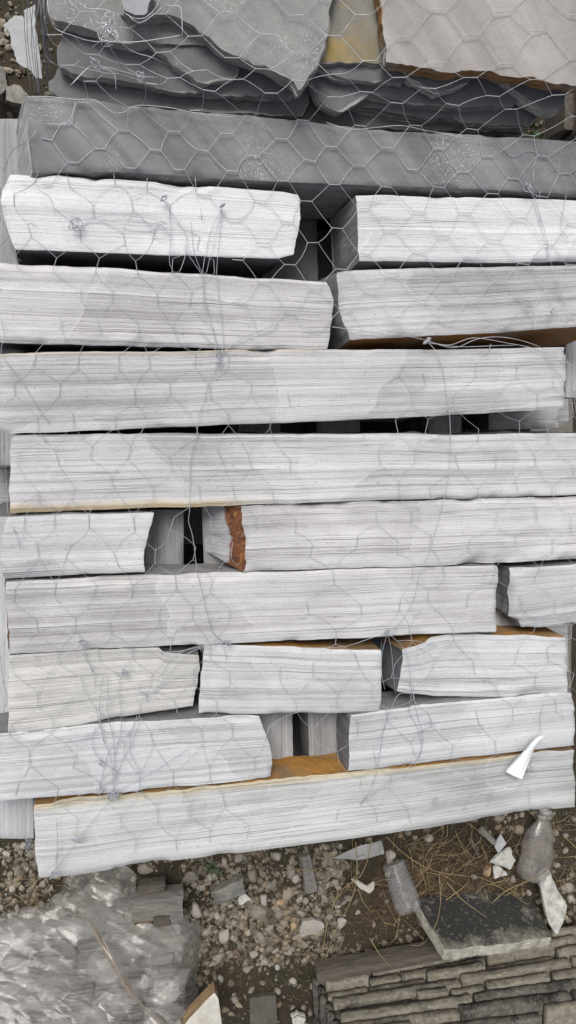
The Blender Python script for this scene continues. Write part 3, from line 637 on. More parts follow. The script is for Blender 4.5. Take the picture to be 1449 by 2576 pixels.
# ------------------------------------------------------------------ wire netting
def helix(g, p0, p1, r=0.00028, off=0.00036, turns=None):
    p0 = np.asarray(p0, float); p1 = np.asarray(p1, float); d = p1 - p0; L = np.linalg.norm(d); d = d / L
    a = np.cross(d, (0.1, 0.2, 0.97)); a /= np.linalg.norm(a); b = np.cross(d, a)
    turns = turns or max(2, L / 0.0055); m = int(turns * 5) + 2
    t = np.linspace(0, 1, m); ph = t * turns * 2 * math.pi
    for s in (0, math.pi):
        pts = p0 + d * (t * L)[:, None] + off * (np.cos(ph + s)[:, None] * a + np.sin(ph + s)[:, None] * b)
        tube(g, pts, r, 4, False)
def strand(g, p0, p1, r=0.00028, bow=0.0, sag=0.0):
    p0 = np.asarray(p0, float); p1 = np.asarray(p1, float); t = np.linspace(0, 1, 7)[:, None]
    d = p1 - p0; nrm = np.array([-d[1], d[0], 0]); nrm = nrm / (np.linalg.norm(nrm) + 1e-9)
    pts = p0 + d * t + nrm * bow * np.sin(t * math.pi) + np.array([0, 0, -1]) * sag * np.sin(t * math.pi)
    tube(g, pts, r, 4, False)
rs = np.random.RandomState(5)
def zt1(sx, sy):                       # height of the upper netting: over the slabs, down onto the dark block and on
    b = 303 + (sx - 724) * 0.072        # far edge of the dark block
    lip = 232 if sx < 800 else 190
    if sx < 300: lip = 90
    if sy < lip: return 0.607
    if sy < b: return 0.607 - 0.0475 * (sy - lip) / max(1, b - lip)
    return 0.5585 if sy < b + 170 else 0.5535
YK = [-70, -20, 33, 86, 136, 180, 214, 246, 296, 348, 400, 450, 505, 560, 615, 668, 722, 776, 830, 880]
PK = [88, 88, 88, 88, 87, 85, 80, 76, 70, 66, 65, 65, 66, 66, 66, 66, 66, 66, 66, 66]
def n1(i, k):
    x = 745 + PK[k] * i + (k - 2) * 3.5 + 20 * fbm(i * 0.7, k * 0.6, 3.1, 2)
    y = YK[k] + 24 * fbm(i * 0.6 + 7, k * 0.7, 9.4, 2) + (0 if k < 4 else (x - 724) * 0.072 * min(1, (k - 4) / 3))
    if k == 4 and x > 800: y += 14
    return x, y
def ok1(x, y):
    if x < 100 or x > 1560: return False
    if y < 470: return x > 120 or y > 230
    return x > 500 + (y - 480) * 0.35 and y < 850
g1 = Geo()
tw = 15
ends = {}
for k in range(len(YK)):
    for i in range(-14, 16):
        if (i + k) % 2: continue
        x, y = n1(i, k)
        if not ok1(x, y): continue
        hw = tw * PK[k] / 75; sl = 0.12 * fbm(i * 1.3, k * 1.7, 2.2, 1) * 2 + (0.08 if k > 6 else 0.0)
        a = P(x - hw, y - hw * sl, zt1(x, y) + rs.rand() * 0.003); b = P(x + hw, y + hw * sl, zt1(x, y) + rs.rand() * 0.003)
        ends[(i, k)] = (a, b); helix(g1, a, b)
for (i, k), (a, b) in ends.items():
    for dk in (-1, 1):
        q = ends.get((i + 1, k + dk))
        if q is not None and rs.rand() > 0.03: strand(g1, b, q[0], bow=rs.randn() * 0.0012, sag=abs(rs.randn()) * 0.001)
tag(g1.build('wire_netting', M_wire), 'galvanised chicken wire stretched over the flat slabs and the dark block', 'wire netting')

g2 = Geo(); ends = {}
XI = 50.0; YKK = 77.0
def zt2(x, y):
    return 0.5515 + 0.002 * vn(x * 0.01, y * 0.01, 4.0)
def n2(i, k):
    y = 460 + YKK * k + 42 * fbm(i * 0.45, k * 0.5, 21.0, 2)
    x = -10 + XI * i + 40 * fbm(i * 0.5 + 3, k * 0.45 + 8, 33.0, 2)
    y += (x - 724) * (0.05 - 0.17 * min(1, max(0, (y - 900) / 1100)))
    return x, y
def ok2(x, y):
    if y < 900 and x > 500 + (y - 480) * 0.3: return False
    if y > 2195 - (x - 100) * 0.125: return False
    if x < 90 and y > 2000: return False
    if x < 8: return False
    if 560 < x < 960 and 900 < y < 1660: return vn(x * 0.006, y * 0.004, 6.0) > 0.05   # mostly torn away in the middle
    return vn(x * 0.008, y * 0.007, 16.0) > -0.34
for k in range(0, 24):
    for i in range(-1, 32):
        if (i + k) % 2: continue
        x, y = n2(i, k)
        if not ok2(x, y): continue
        sl = rs.randn() * 0.18; hw = 16
        z = zt2(x, y)
        a = P(x - hw * sl, y - hw, z + rs.rand() * 0.003); b = P(x + hw * sl, y + hw, z + rs.rand() * 0.003)
        ends[(i, k)] = (a, b)
lab = {q: q for q in ends}
def root(q):
    while lab[q] != q: q = lab[q]
    return q
links = {(q, (q[0] + di, q[1] + 1)) for q in ends for di in (-1, 1) if (q[0] + di, q[1] + 1) in ends and rs.rand() > 0.12}
for a, b in links: lab[root(a)] = root(b)
cnt = {}
for q in ends: cnt[root(q)] = cnt.get(root(q), 0) + 1
keep = max(cnt, key=cnt.get)
ends = {q: e for q, e in ends.items() if root(q) == keep}
for a, b in ends.values(): helix(g2, a, b, 0.00021, 0.00028)
for (i, k), (a, b) in ends.items():
    for di in (-1, 1):
        q = ends.get((i + di, k + 1))
        if ((i, k), (i + di, k + 1)) in links: strand(g2, b, q[0], 0.00021, bow=rs.randn() * 0.0018, sag=abs(rs.randn()) * 0.001)
        elif rs.rand() < 0.35: strand(g2, b, P(*(np.array(n2(i + di, k + 1)) * 0.5 + np.array(n2(i, k)) * 0.5 + rs.randn(2) * 8), 0.554), 0.00021, bow=rs.randn() * 0.003)
tag(g2.build('wire_netting', wire_mat('dull_wire', (0.45, 0.46, 0.48), 0.3)), 'torn chicken wire with upright twists over the striped stone blocks', 'wire netting')

def coil(g, sx, sy, z, r=0.007, turns=3, rw=0.0005):
    """knot of wire: an irregular bunch of loops round the joint"""
    c = P(sx, sy, z); m = int(turns * 16); t = np.linspace(0, turns * 2 * math.pi, m); q = rs.rand(6) * 6.28
    r = r * 0.72; rr = r * (0.45 + 0.55 * np.abs(np.sin(t * 0.61 + q[0])))
    pts = np.stack([c[0] + rr * np.cos(t + 0.5 * np.sin(t * 1.7 + q[1])) + r * 0.3 * np.sin(t * 0.4 + q[2]), c[1] + rr * np.sin(t * 0.93 + q[3]) + r * 0.3 * np.cos(t * 0.37 + q[4]),
                    c[2] + 0.0012 + 0.35 * r * (1 + np.sin(t * 1.31 + q[5]))], 1)
    tube(g, pts, rw, 4)
def ties(label, strands, coils=(), r=0.00034, z=0.5545, mat=None):
    g = Geo()
    for stn in strands:
        pts = [P(q[0], q[1], q[2] if len(q) > 2 else z + rs.rand() * 0.003) for q in stn]
        tube(g, spline(pts, 0.006), r, 4)
    for q in coils: coil(g, *q)
    tag(g.build('tie_wire', mat or M_tie), label, 'tie wire')
Z0 = 0.561
ties('tie wire with long tails hanging from two peaks over the whitest block',
     [[(560, 518), (552, 600), (545, 690), (552, 750), (558, 800), (562, 868), (553, 893)], [(415, 505), (427, 527), (452, 562), (472, 600), (465, 625), (487, 660), (512, 700), (515, 745), (528, 800), (553, 888)],
      [(560, 522), (535, 570), (520, 625), (510, 685), (512, 745), (518, 780)], [(425, 525), (430, 590), (427, 665), (450, 685), (475, 615)], [(480, 560), (490, 640), (515, 690), (530, 640), (557, 530)],
      [(375, 570), (395, 560), (425, 585), (425, 595), (400, 600), (378, 580), (372, 566)], [(415, 560), (350, 545), (280, 540), (200, 555)], [(190, 560), (230, 548), (300, 560), (350, 570), (430, 560)], [(505, 525), (508, 553)]],
     [(190, 563, Z0, 0.009, 4), (412, 500, Z0, 0.005, 3), (559, 518, Z0, 0.004, 3)])
ties('long tie wire running down over five rows from the chipped upper edge', [[(553, 893), (548, 915), (530, 945), (515, 1000), (500, 1050), (494, 1100), (481, 1150), (478, 1210), (477, 1285), (474, 1312), (485, 1350), (495, 1430), (500, 1455), (518, 1530), (535, 1590), (560, 1613)],
      [(553, 893), (590, 862), (640, 838), (700, 815)], [(553, 893), (520, 850), (500, 825)]], [(551, 902, Z0, 0.006, 3)], r=0.00042)
ties('long tie wire sweeping down the right half from the bright bundled knot', [[(1070, 857), (1095, 880), (1110, 915), (1118, 950), (1129, 1020), (1133, 1090), (1135, 1150), (1127, 1210), (1110, 1285), (1095, 1340), (1080, 1390), (1056, 1450), (1040, 1510), (1010, 1562), (975, 1590)],
      [(1070, 855), (1140, 875), (1200, 853), (1260, 848), (1330, 862), (1400, 895), (1455, 930)], [(1072, 858), (1130, 868), (1190, 850), (1270, 862), (1350, 880), (1395, 920), (1430, 985), (1455, 1010)],
      [(1070, 855), (1010, 843), (960, 840), (890, 830), (835, 822)], [(1075, 862), (1150, 872), (1240, 870), (1300, 868)], [(1235, 865), (1225, 890), (1200, 880)], [(1420, 890), (1440, 960), (1449, 1040)]],
     [(1072, 858, Z0, 0.006, 4), (1444, 988, Z0, 0.007, 3)], r=0.00042, mat=M_wire)
ties('spray of tie wires bursting from a knot over the narrow dark gap', [[(975, 1590), (920, 1610), (860, 1627), (760, 1630)], [(975, 1592), (985, 1640), (990, 1700), (995, 1745)], [(975, 1592), (962, 1640), (960, 1690), (968, 1735)],
      [(975, 1592), (1008, 1622), (1028, 1660), (1035, 1745)], [(1000, 1612), (1045, 1612), (1100, 1625)], [(1035, 1745), (1030, 1790), (1050, 1830), (1060, 1880), (1040, 1930), (1000, 1965), (950, 1992), (905, 2025)],
      [(1040, 1745), (1050, 1800), (1062, 1840), (1057, 1900), (1000, 1950), (930, 2000), (905, 2025)], [(1040, 1745), (1005, 1745), (990, 1770), (968, 1825), (955, 1900), (940, 1970), (910, 2020)], [(1060, 1815), (1095, 1820), (1060, 1840)]], [(973, 1590, Z0, 0.005, 3), (1096, 2010, Z0, 0.006, 3)])
ties('loose wires hanging down the right side from the dark block', [[(1325, 470), (1342, 492), (1357, 540), (1375, 600), (1383, 650), (1405, 712), (1425, 780), (1455, 800)], [(1330, 472), (1352, 520), (1380, 622), (1376, 652)], [(1350, 480), (1342, 460), (1344, 410), (1355, 390), (1330, 380), (1290, 395), (1250, 360)],
      [(1355, 500), (1365, 470), (1395, 440), (1420, 446), (1424, 490), (1412, 570), (1430, 600)], [(1330, 760), (1300, 735), (1332, 770), (1345, 800), (1340, 830)], [(1400, 735), (1385, 760), (1390, 790), (1420, 760)]], [(1324, 472, Z0, 0.007, 4), (1332, 768, Z0, 0.005, 2), (1388, 785, Z0, 0.005, 2)])
ties('matted tangle of tie wires over the lower left blocks', [[(285, 1995), (300, 1935), (330, 1870), (357, 1805)], [(285, 1998), (281, 1920), (258, 1850), (240, 1780)], [(287, 1995), (395, 1935), (470, 1885)], [(285, 2003), (230, 2070), (190, 2120), (140, 2190)],
      [(250, 1985), (262, 1930), (275, 1890), (300, 1865), (330, 1840), (345, 1800)], [(252, 1985), (300, 1950), (350, 1945), (330, 1900), (325, 1840)], [(262, 1690), (250, 1760), (255, 1830), (262, 1870)], [(272, 1700), (270, 1790), (285, 1860), (290, 1960)],
      [(300, 1740), (305, 1830), (290, 1900)], [(240, 1830), (232, 1870), (250, 1910), (300, 1945)], [(170, 1860), (185, 1870), (225, 1850)], [(205, 1615), (222, 1660), (236, 1700), (242, 1730)], [(205, 1612), (180, 1640), (152, 1670)], [(285, 2000), (340, 1990), (370, 2010)],
      [(285, 2000), (225, 2010), (175, 1990)], [(140, 2190), (145, 2130), (142, 2060)]], [(285, 2000, Z0, 0.009, 5), (250, 1985, Z0, 0.005, 4), (252, 1918, Z0, 0.006, 2), (135, 2196, Z0, 0.007, 4), (195, 2110, Z0, 0.007, 3), (206, 1613, Z0, 0.004, 3)])
ties('tie wires fanning out from a knot on the lower edge of the rusty-ended long block', [[(568, 1617), (500, 1625), (440, 1650), (405, 1700)], [(568, 1617), (480, 1640), (430, 1690), (385, 1750)], [(560, 1618), (570, 1660)], [(500, 1624), (508, 1640), (514, 1620)], [(500, 1690), (450, 1700), (380, 1740), (370, 1765)], [(290, 1690), (320, 1700), (330, 1685), (295, 1700)],
      [(360, 1740), (372, 1755), (340, 1728)], [(560, 1615), (430, 1640), (300, 1630), (220, 1625)], [(220, 1650), (205, 1640), (235, 1690)]], [(572, 1617, Z0, 0.006, 4), (312, 1692, Z0, 0.005, 3)])
ties('wire twisted round the white plastic strip', [[(1330, 1938), (1322, 1960), (1300, 1990), (1260, 2008), (1220, 2000), (1190, 1997), (1165, 2040)], [(1327, 1935), (1345, 1910), (1372, 1890)], [(1362, 1855), (1360, 1800), (1372, 1772)], [(1322, 1950), (1340, 1955), (1330, 1965)]], [(1332, 1935, Z0, 0.006, 3)])
ties('snarled tie wire at the corner of the far left slab', [[(118, -10, .60), (124, 40, .60), (140, 72, .59), (190, 92, .60), (235, 104, .61), (330, 106, .615), (400, 98, .618), (460, 88, .618)], [(225, 45, .62), (240, 72, .618), (262, 92, .618)], [(240, 52, .62), (255, 60, .62), (285, 58, .62)],
      [(262, 92, .62), (250, 130, .60), (262, 150, .59), (240, 155, .58)], [(262, 95, .62), (258, 118, .60), (285, 112, .60)], [(265, 96, .62), (232, 120, .60), (232, 140, .58), (250, 152, .57)], [(177, 215, .57), (205, 185, .57), (235, 160, .57)], [(180, 213, .57), (212, 180, .57), (232, 162, .57)],
      [(240, 165, .57), (280, 172, .57), (350, 190, .57), (400, 195, .57)], [(240, 168, .57), (285, 182, .57), (292, 225, .57)], [(185, 90, .60), (220, 130, .58), (245, 155, .57)], [(295, 100, .61), (335, 130, .60), (385, 145, .60), (425, 165, .58)], [(270, 110, .60), (310, 165, .57), (355, 190, .57)],
      [(200, 5, .62), (215, 20, .62), (270, 25, .62), (300, 40, .62), (320, 10, .63)], [(310, 30, .63), (335, 45, .63), (365, 45, .63), (392, 20, .63), (400, -5, .63)], [(320, 35, .63), (350, 58, .63), (395, 30, .63), (412, 12, .63)], [(412, 14, .62), (440, 15, .62), (455, 20, .62), (459, 87, .62)]],
     [(270, 92, 0.62, 0.012, 5), (275, 55, 0.62, 0.009, 3), (240, 163, 0.575, 0.007, 4), (356, 195, 0.57, 0.007, 3), (280, 88, .62, .008, 3)], r=0.00042, mat=M_wire)
ties('slack wires lying along the far edge of the dark block', [[(62, 243, .562), (120, 243, .563), (190, 250, .563), (240, 252, .563), (290, 285, .562), (325, 275, .562), (345, 265, .563), (420, 270, .563), (500, 285, .563), (600, 296, .563)], [(190, 250, .562), (182, 290, .562), (165, 312, .562), (112, 310, .562)],
      [(820, 308, .563), (880, 325, .565), (935, 322, .565), (1010, 316, .566), (1080, 330, .565), (1150, 338, .563)], [(1080, 330, .563), (1160, 345, .564), (1230, 350, .563), (1250, 362, .562)], [(95, 322, .562), (72, 352, .56), (30, 380, .50), (10, 430, .46)], [(70, 350, .562), (75, 395, .562), (82, 432, .562)]], r=0.00042, mat=M_wire)
ties('bundle of upright wires down the left side of the slab stack', [[(100 + 3.5 * k + 2 * rs.randn(), -20, .57), (98 + 4 * k + 3 * rs.randn(), 60, .55), (104 + 4 * k + 3 * rs.randn(), 150, .45), (112 + 5 * k + 4 * rs.randn(), 245, .35)] for k in range(7)]
     + [[(62 + 6 * k + 3 * rs.randn(), -10, .35), (65 + 6 * k + 4 * rs.randn(), 110, .30), (78 + 5 * k + 5 * rs.randn(), 240, .25)] for k in range(6)] + [[(112, 40, .57), (118, 75, .56), (135, 110, .55), (185, 140, .55), (215, 185, .54)], [(108, 60, .55), (115, 140, .52), (145, 165, .52)]], r=0.00042)
ties('crossed wires wrapped over the left end of the whitest block', [[(2, 470, .54), (-2, 540, .50), (20, 600, .50), (52, 658, .52)], [(0, 620, .46), (22, 598, .50), (88, 562, .556)]])
ties('slack wire slanting down from the left margin over the longest block', [[(2, 800, .556), (12, 850, .556), (2, 888, .556), (55, 960, .556), (105, 1040, .556), (125, 1065, .556)]])
ties('wire hanging past the yellow-stained left end', [[(8, 1100, .52), (12, 1160, .52), (18, 1230, .52), (20, 1290, .53), (40, 1345, .556), (52, 1380, .556)]])
ties('wire at the left margin beside the coarse striped block', [[(0, 1650, .54), (10, 1720, .54), (18, 1760, .54), (5, 1800, .54)]])
ties('bluish wire bundle knotted over the jutting lower left block', [[(0, 2030, .44), (40, 2085, .44), (70, 2120, .44), (88, 2165, .50)], [(10, 2010, .46), (60, 2080, .44), (72, 2120, .44), (80, 2150, .44)], [(0, 2060, .43), (70, 2118, .44), (75, 2170, .38)], [(30, 2020, .45), (55, 2075, .44), (72, 2120, .44), (95, 2130, .5)]], [(72, 2122, .44, .008, 4)])

# ------------------------------------------------------------------ white plastic strip caught under the wire
def ribbon(name, label, cat, path, mat, thick=0.0006):
    """path: (sx, sy, z, half width in picture units, twist height)"""
    g = Geo(); V = []; m = 7
    c = spline([np.array([*P(a, b, z), hw, tz]) for a, b, z, hw, tz in path], 0.004)
    ctr = c[:, :3]; t = np.gradient(ctr, axis=0); nrm = np.stack([-t[:, 1], t[:, 0], 0 * t[:, 0]], 1); nrm /= np.linalg.norm(nrm, axis=1)[:, None]
    for q in np.linspace(-1, 1, m):
        V.append(ctr + nrm * (c[:, 3] * 0.00049 * q)[:, None] + np.array([0, 0, 1]) * (c[:, 4] * q + 0.004 * (1 - q * q))[:, None])
    V = np.stack(V, 1); k = len(ctr); top = V.reshape(-1, 3); bot = top - np.array([0, 0, thick])
    f = []
    for i in range(k - 1):
        for j in range(m - 1):
            a = i * m + j; f.append((a, a + 1, a + m + 1, a + m)); f.append((a + k * m, a + m + k * m, a + m + 1 + k * m, a + 1 + k * m))
    rim = [i * m for i in range(k)] + [(k - 1) * m + j for j in range(1, m)] + [i * m + m - 1 for i in range(k - 2, -1, -1)] + [j for j in range(m - 2, 0, -1)]
    for a, b in zip(rim, rim[1:] + rim[:1]): f.append((a, a + k * m, b + k * m, b))
    o = mesh_obj(name, np.vstack([top, bot]), f, mat); return tag(o, label, cat)
t = NT('white_plastic'); t.b.inputs['Transmission Weight'].default_value = 0.0
M_wplastic = t.fin(t.mix(t.noise(t.coords(), 30.0, 2), (0.66, 0.66, 0.66), (0.76, 0.76, 0.76)), 0.4, None, spec=0.4)
ribbon('plastic_strip', 'curled white plastic strip caught in the wire at lower right', 'plastic strip',
       [(1292, 1950, .556, 25, -0.003), (1310, 1921, .560, 20, -.001), (1328, 1893, .566, 15, .001), (1342, 1873, .570, 13, .003), (1353, 1861, .568, 13, .003), (1364, 1854, .564, 11, .001)], M_wplastic)

# ------------------------------------------------------------------ loose stones and gravel
import bmesh
def rock_variant(seed, sub=2, flat=0.7):
    bm = bmesh.new(); bmesh.ops.create_icosphere(bm, subdivisions=sub, radius=1.0)
    v = np.array([tuple(a.co) for a in bm.verts]); f = [tuple(q.index for q in a.verts) for a in bm.faces]; bm.free()
    rr = np.random.RandomState(seed)
    for _ in range(11):                                  # knock flat facets off
        d = rr.randn(3); d /= np.linalg.norm(d); h = 0.5 + 0.4 * rr.rand(); e = v @ d
        v = v - np.clip(e - h, 0, None)[:, None] * d * 0.85
    v *= np.array([1.0, 0.62 + 0.3 * rr.rand(), flat * (0.75 + 0.4 * rr.rand())])
    v += 0.05 * np.stack([fbm(v[:, 0] * 2 + 3, v[:, 1] * 2 + v[:, 2], seed + k, 3) for k in range(3)], 1)
    return v, f
def pebble_mat():
    t = NT('pebble'); oi = t.n('ShaderNodeObjectInfo'); o = t.coords('Object')
    cr = t.n('ShaderNodeValToRGB'); t.l(oi.outputs['Random'], cr.inputs[0]); e = cr.color_ramp
    e.elements[0].color = (0.27, 0.24, 0.195, 1); e.elements[1].color = (0.41, 0.38, 0.33, 1)
    for p, c in ((0.25, (0.35, 0.32, 0.27)), (0.45, (0.25, 0.23, 0.195)), (0.62, (0.31, 0.25, 0.185)), (0.8, (0.45, 0.42, 0.37))):
        q = e.elements.new(p); q.color = (*c, 1)
    a = t.noise(o, 60.0, 4, 0.65); b = t.noise(o, 300.0, 3, 0.6)
    c = t.mix(t.mapr(a, 0.42, 0.7, 0, 0.8), cr.outputs[0], (0.085, 0.07, 0.05))
    c = t.mix(t.mapr(b, 0.5, 0.8, 0, 0.4), c, (0.42, 0.395, 0.35))
    return t.fin(c, 0.9, t.math('ADD', a, t.math('MULTIPLY', b, 0.5)), 0.0015, 0.8)
M_peb = pebble_mat()
rocks = []
for k in range(9):
    v, f = rock_variant(k + 1)
    me = bpy.data.meshes.new('stone'); me.from_pydata(v.tolist(), [], f); me.materials.append(M_peb)
    me.polygons.foreach_set('use_smooth', np.array([False] * len(f))); me.update(); rocks.append(me)
LOOSE = []
def stone(sx, sy, r, rot=None, group='loose stones on the soil', label=None, var=None, mat=None, name='loose_stone'):
    p = P(sx, sy, 0.01); o = bpy.data.objects.new(name, rocks[rng.randrange(9) if var is None else var]); col.objects.link(o)
    s = r * 0.00088
    o.location = (p[0], p[1], float(gz(p[0], p[1])) + s * 0.28); o.scale = (s, s, s)
    o.rotation_euler = (rng.uniform(-.3, .3), rng.uniform(-.3, .3), rng.uniform(0, 6.3) if rot is None else R(rot))
    if mat:
        o.data = o.data.copy(); o.data.materials.clear(); o.data.materials.append(mat)
    if not label: LOOSE.append((o, sx, sy, r))
    return tag(o, label, 'stone', group if not label else None)
M_peb_w = simple('pale_stone', (0.30, 0.285, 0.255), (0.46, 0.44, 0.40), 30.0, 0.9, 0.001)
M_peb_t = simple('tan_stone', (0.36, 0.25, 0.15), (0.45, 0.34, 0.22), 30.0, 0.9, 0.001)
NAMED = [(650, 2292, 30, 'largest knobbly grey stone on the soil beside the broken tile', 0, None), (785, 2334, 33, None, None, None), (723, 2250, 22, 'long upright oval stone right of the largest stone', 60, None),
         (746, 2217, 15, 'smooth pale oval pebble left of the grey wood splinter', 80, M_peb_w), (705, 2272, 17, 'angular tan stone between the oval stones', 30, M_peb_t), (743, 2339, 13, 'rusty tan oval pebble beside the flat grey stone', 75, M_peb_t),
         (860, 2325, 19, 'knobbly white stone near the dry grass', 70, M_peb_w), (520, 2348, 16, 'pale pointed stone beside the plastic film', 20, M_peb_w), (981, 2154, 20, 'pale weathered stone beside the grey film scrap', 70, M_peb_w),
         (483, 2203, 24, 'broad pale stone above the grey wood blocks', 5, None), (368, 2187, 21, 'round grey stone under the edge of the lowest long block', 10, None), (1227, 2192, 17, 'tan brick-like stone left of the white plaster flakes', 80, M_peb_t),
         (1428, 2238, 20, 'grey cobble right of the large white plaster piece', 0, None), (1311, 2092, 19, 'grey-brown angular stone left of the bottle', 0, None)]
for sx, sy, r, lb, rot, mt in NAMED:
    if lb: stone(sx, sy, r, rot, label=lb, mat=mt)
for sx, sy, r in [(635, 2202, 20), (730, 2192, 18), (666, 2261, 17), (701, 2305, 17), (715, 2326, 14), (655, 2352, 19), (562, 2357, 19), (489, 2286, 21), (697, 2157, 14), (599, 2164, 15), (807, 2239, 13), (792, 2228, 11),
                  (643, 2400, 15), (661, 2407, 11), (692, 2396, 11), (548, 2418, 13), (632, 2494, 12), (1083, 2114, 15), (1260, 2065, 17), (1322, 2059, 10), (1193, 2207, 10), (1442, 2267, 14), (1426, 2141, 10), (1399, 2095, 12), (1296, 2219, 13),
                  (77, 2158, 15), (40, 2200, 13), (20, 2165, 12), (60, 2130, 10), (110, 2225, 12), (30, 2240, 11), (835, 2310, 13), (545, 2180, 12), (570, 2185, 11), (530, 2215, 12), (505, 2240, 13), (580, 2400, 10), (610, 2330, 13),
                  (680, 2230, 11), (770, 2270, 12), (760, 2300, 13), (800, 2290, 10), (820, 2265, 12), (850, 2240, 10), (560, 2310, 11), (520, 2300, 12), (590, 2365, 12), (620, 2440, 11), (700, 2440, 10), (730, 2400, 11), (780, 2410, 10),
                  (560, 2470, 11), (590, 2520, 12), (660, 2480, 9), (700, 2500, 10), (740, 2470, 11), (900, 2300, 9), (880, 2270, 11), (1405, 2180, 11), (1430, 2110, 10), (1370, 2250, 10), (1330, 2250, 11), (770, 2385, 12)]:
    stone(sx + rng.uniform(-3, 3), sy + rng.uniform(-3, 3), r)
LAND = [('broken tile', 575, 2247), ('grey wood splinter', 773, 2190), ('largest knobbly stone', 650, 2292), ('grey timber end', 461, 2262), ('dark square slate', 662, 2545), ('cream plastic scrap', 915, 2228), ('plastic bottle', 1355, 2130),
        ('white plaster flakes', 1268, 2165), ('left end of the lowest block', 95, 2180), ('green weed', 537, 2178), ('flat grey stone flake', 785, 2334), ('white board corner', 530, 2530), ('plastic film', 505, 2400)]
def where(x, y, lx_, ly_):
    dx, dy = x - lx_, y - ly_
    if abs(dx) > abs(dy) * 1.2: return 'right of' if dx > 0 else 'left of'
    return 'below' if dy > 0 else 'above'
bins = {}
for o, x, y, r in LOOSE:
    nm, a, b = min(LAND, key=lambda q: (q[1] - x) ** 2 + (q[2] - y) ** 2)
    bins.setdefault((where(x, y, a, b), nm), []).append((math.hypot(x - a, y - b), o, r))
NTH = ['nearest', 'second nearest', 'third nearest', 'fourth nearest', 'fifth nearest', 'sixth nearest', 'seventh nearest', 'eighth nearest']
for (dr, nm), L in bins.items():
    for i, (d, o, r) in enumerate(sorted(L, key=lambda q: q[0])):
        o['label'] = '%s loose stone %s the %s, %s it' % ('larger' if r > 15 else 'small', dr, nm, NTH[i]) if len(L) > 1 else '%s loose stone %s the %s' % ('larger' if r > 15 else 'small', dr, nm)
# gravel: small stones beyond counting
def gravel(name, label, boxes, seed, kmin=0.0018, kmax=0.0115):
    rr = np.random.RandomState(seed); VV = []; FF = []; CC = []; nb = 0
    var = [rock_variant(100 + k, 1, 0.75) for k in range(10)]
    pal = np.array([(0.30, 0.265, 0.22), (0.36, 0.33, 0.28), (0.26, 0.24, 0.21), (0.40, 0.37, 0.33), (0.33, 0.26, 0.19), (0.22, 0.19, 0.15), (0.48, 0.45, 0.41), (0.27, 0.22, 0.17)])
    for (x0, x1, y0, y1, cnt, bias) in boxes:
        for _ in range(cnt):
            sx, sy = rr.uniform(x0, x1), rr.uniform(y0, y1)
            if y0 > 1900 and sy < 2190 - (sx - 100) * 0.125 - 90: continue
            dens = 0.55 + 0.9 * float(vn(sx * 0.012, sy * 0.012, 5)) + (0.25 if sx < 860 and sy < 2420 else 0)
            if ((sx - 1130) / 230) ** 2 + ((sy - 2170) / 90) ** 2 < 1: dens -= 0.3
            if sy > 2440 and 540 < sx < 800: dens -= 0.15
            if rr.rand() > dens: continue
            p = P(sx, sy, 0.0); s = kmin + (kmax - kmin) * rr.rand() ** 3.8 * bias
            v, f = var[rr.randint(10)]; a = rr.uniform(0, 6.28); c, q = math.cos(a), math.sin(a)
            w_ = v * s; w_ = np.stack([w_[:, 0] * c - w_[:, 1] * q, w_[:, 0] * q + w_[:, 1] * c, w_[:, 2]], 1) + np.array([p[0], p[1], float(gz(p[0], p[1])) + s * 0.25])
            VV.append(w_); FF.extend([(i + nb, j + nb, k + nb) for i, j, k in f]); nb += len(v)
            CC.append(np.tile(np.append(pal[rr.choice(8, p=[.2, .2, .17, .13, .12, .1, .05, .03])] * np.array([0.84, 0.81, 0.73]) * rr.uniform(0.36, 1.0), 1.0), (len(v), 1)))
    o = mesh_obj(name, np.vstack(VV), FF, M_grav, smooth=False, loc=np.zeros(3))
    ca = o.data.color_attributes.new('stone_colour', 'FLOAT_COLOR', 'POINT'); ca.data.foreach_set('color', np.vstack(CC).astype(np.float32).ravel())
    tag(o, label, 'gravel', kind='stuff')
t = NT('gravel'); at_ = t.n('ShaderNodeAttribute'); at_.attribute_name = 'stone_colour'; o_ = t.coords('Object', False)
M_grav = t.fin(t.mix(t.mapr(t.noise(o_, 220.0, 3), 0.4, 0.72, 0, 0.65), at_.outputs[0], (0.07, 0.058, 0.042)), 0.92, t.noise(o_, 500.0, 3), 0.001, 0.7)
gravel('gravel', 'grey-tan gravel strewn over the dark soil below the pile',
       [(-150, 1600, 1980, 2700, 11000, 1.0), (460, 860, 2120, 2430, 4000, 1.0), (-20, 130, 2100, 2300, 500, 0.9), (1250, 1470, 2040, 2280, 500, 1.0), (-150, 130, -150, 320, 500, 1.2), (1300, 1600, 150, 380, 150, 1.0), (1330, 2300, 200, 2000, 2200, 1.2), (-900, 60, 300, 2000, 2000, 1.2), (1600, 2300, 1980, 2700, 900, 1.2), (-700, -150, 1980, 2700, 700, 1.2)], 11)

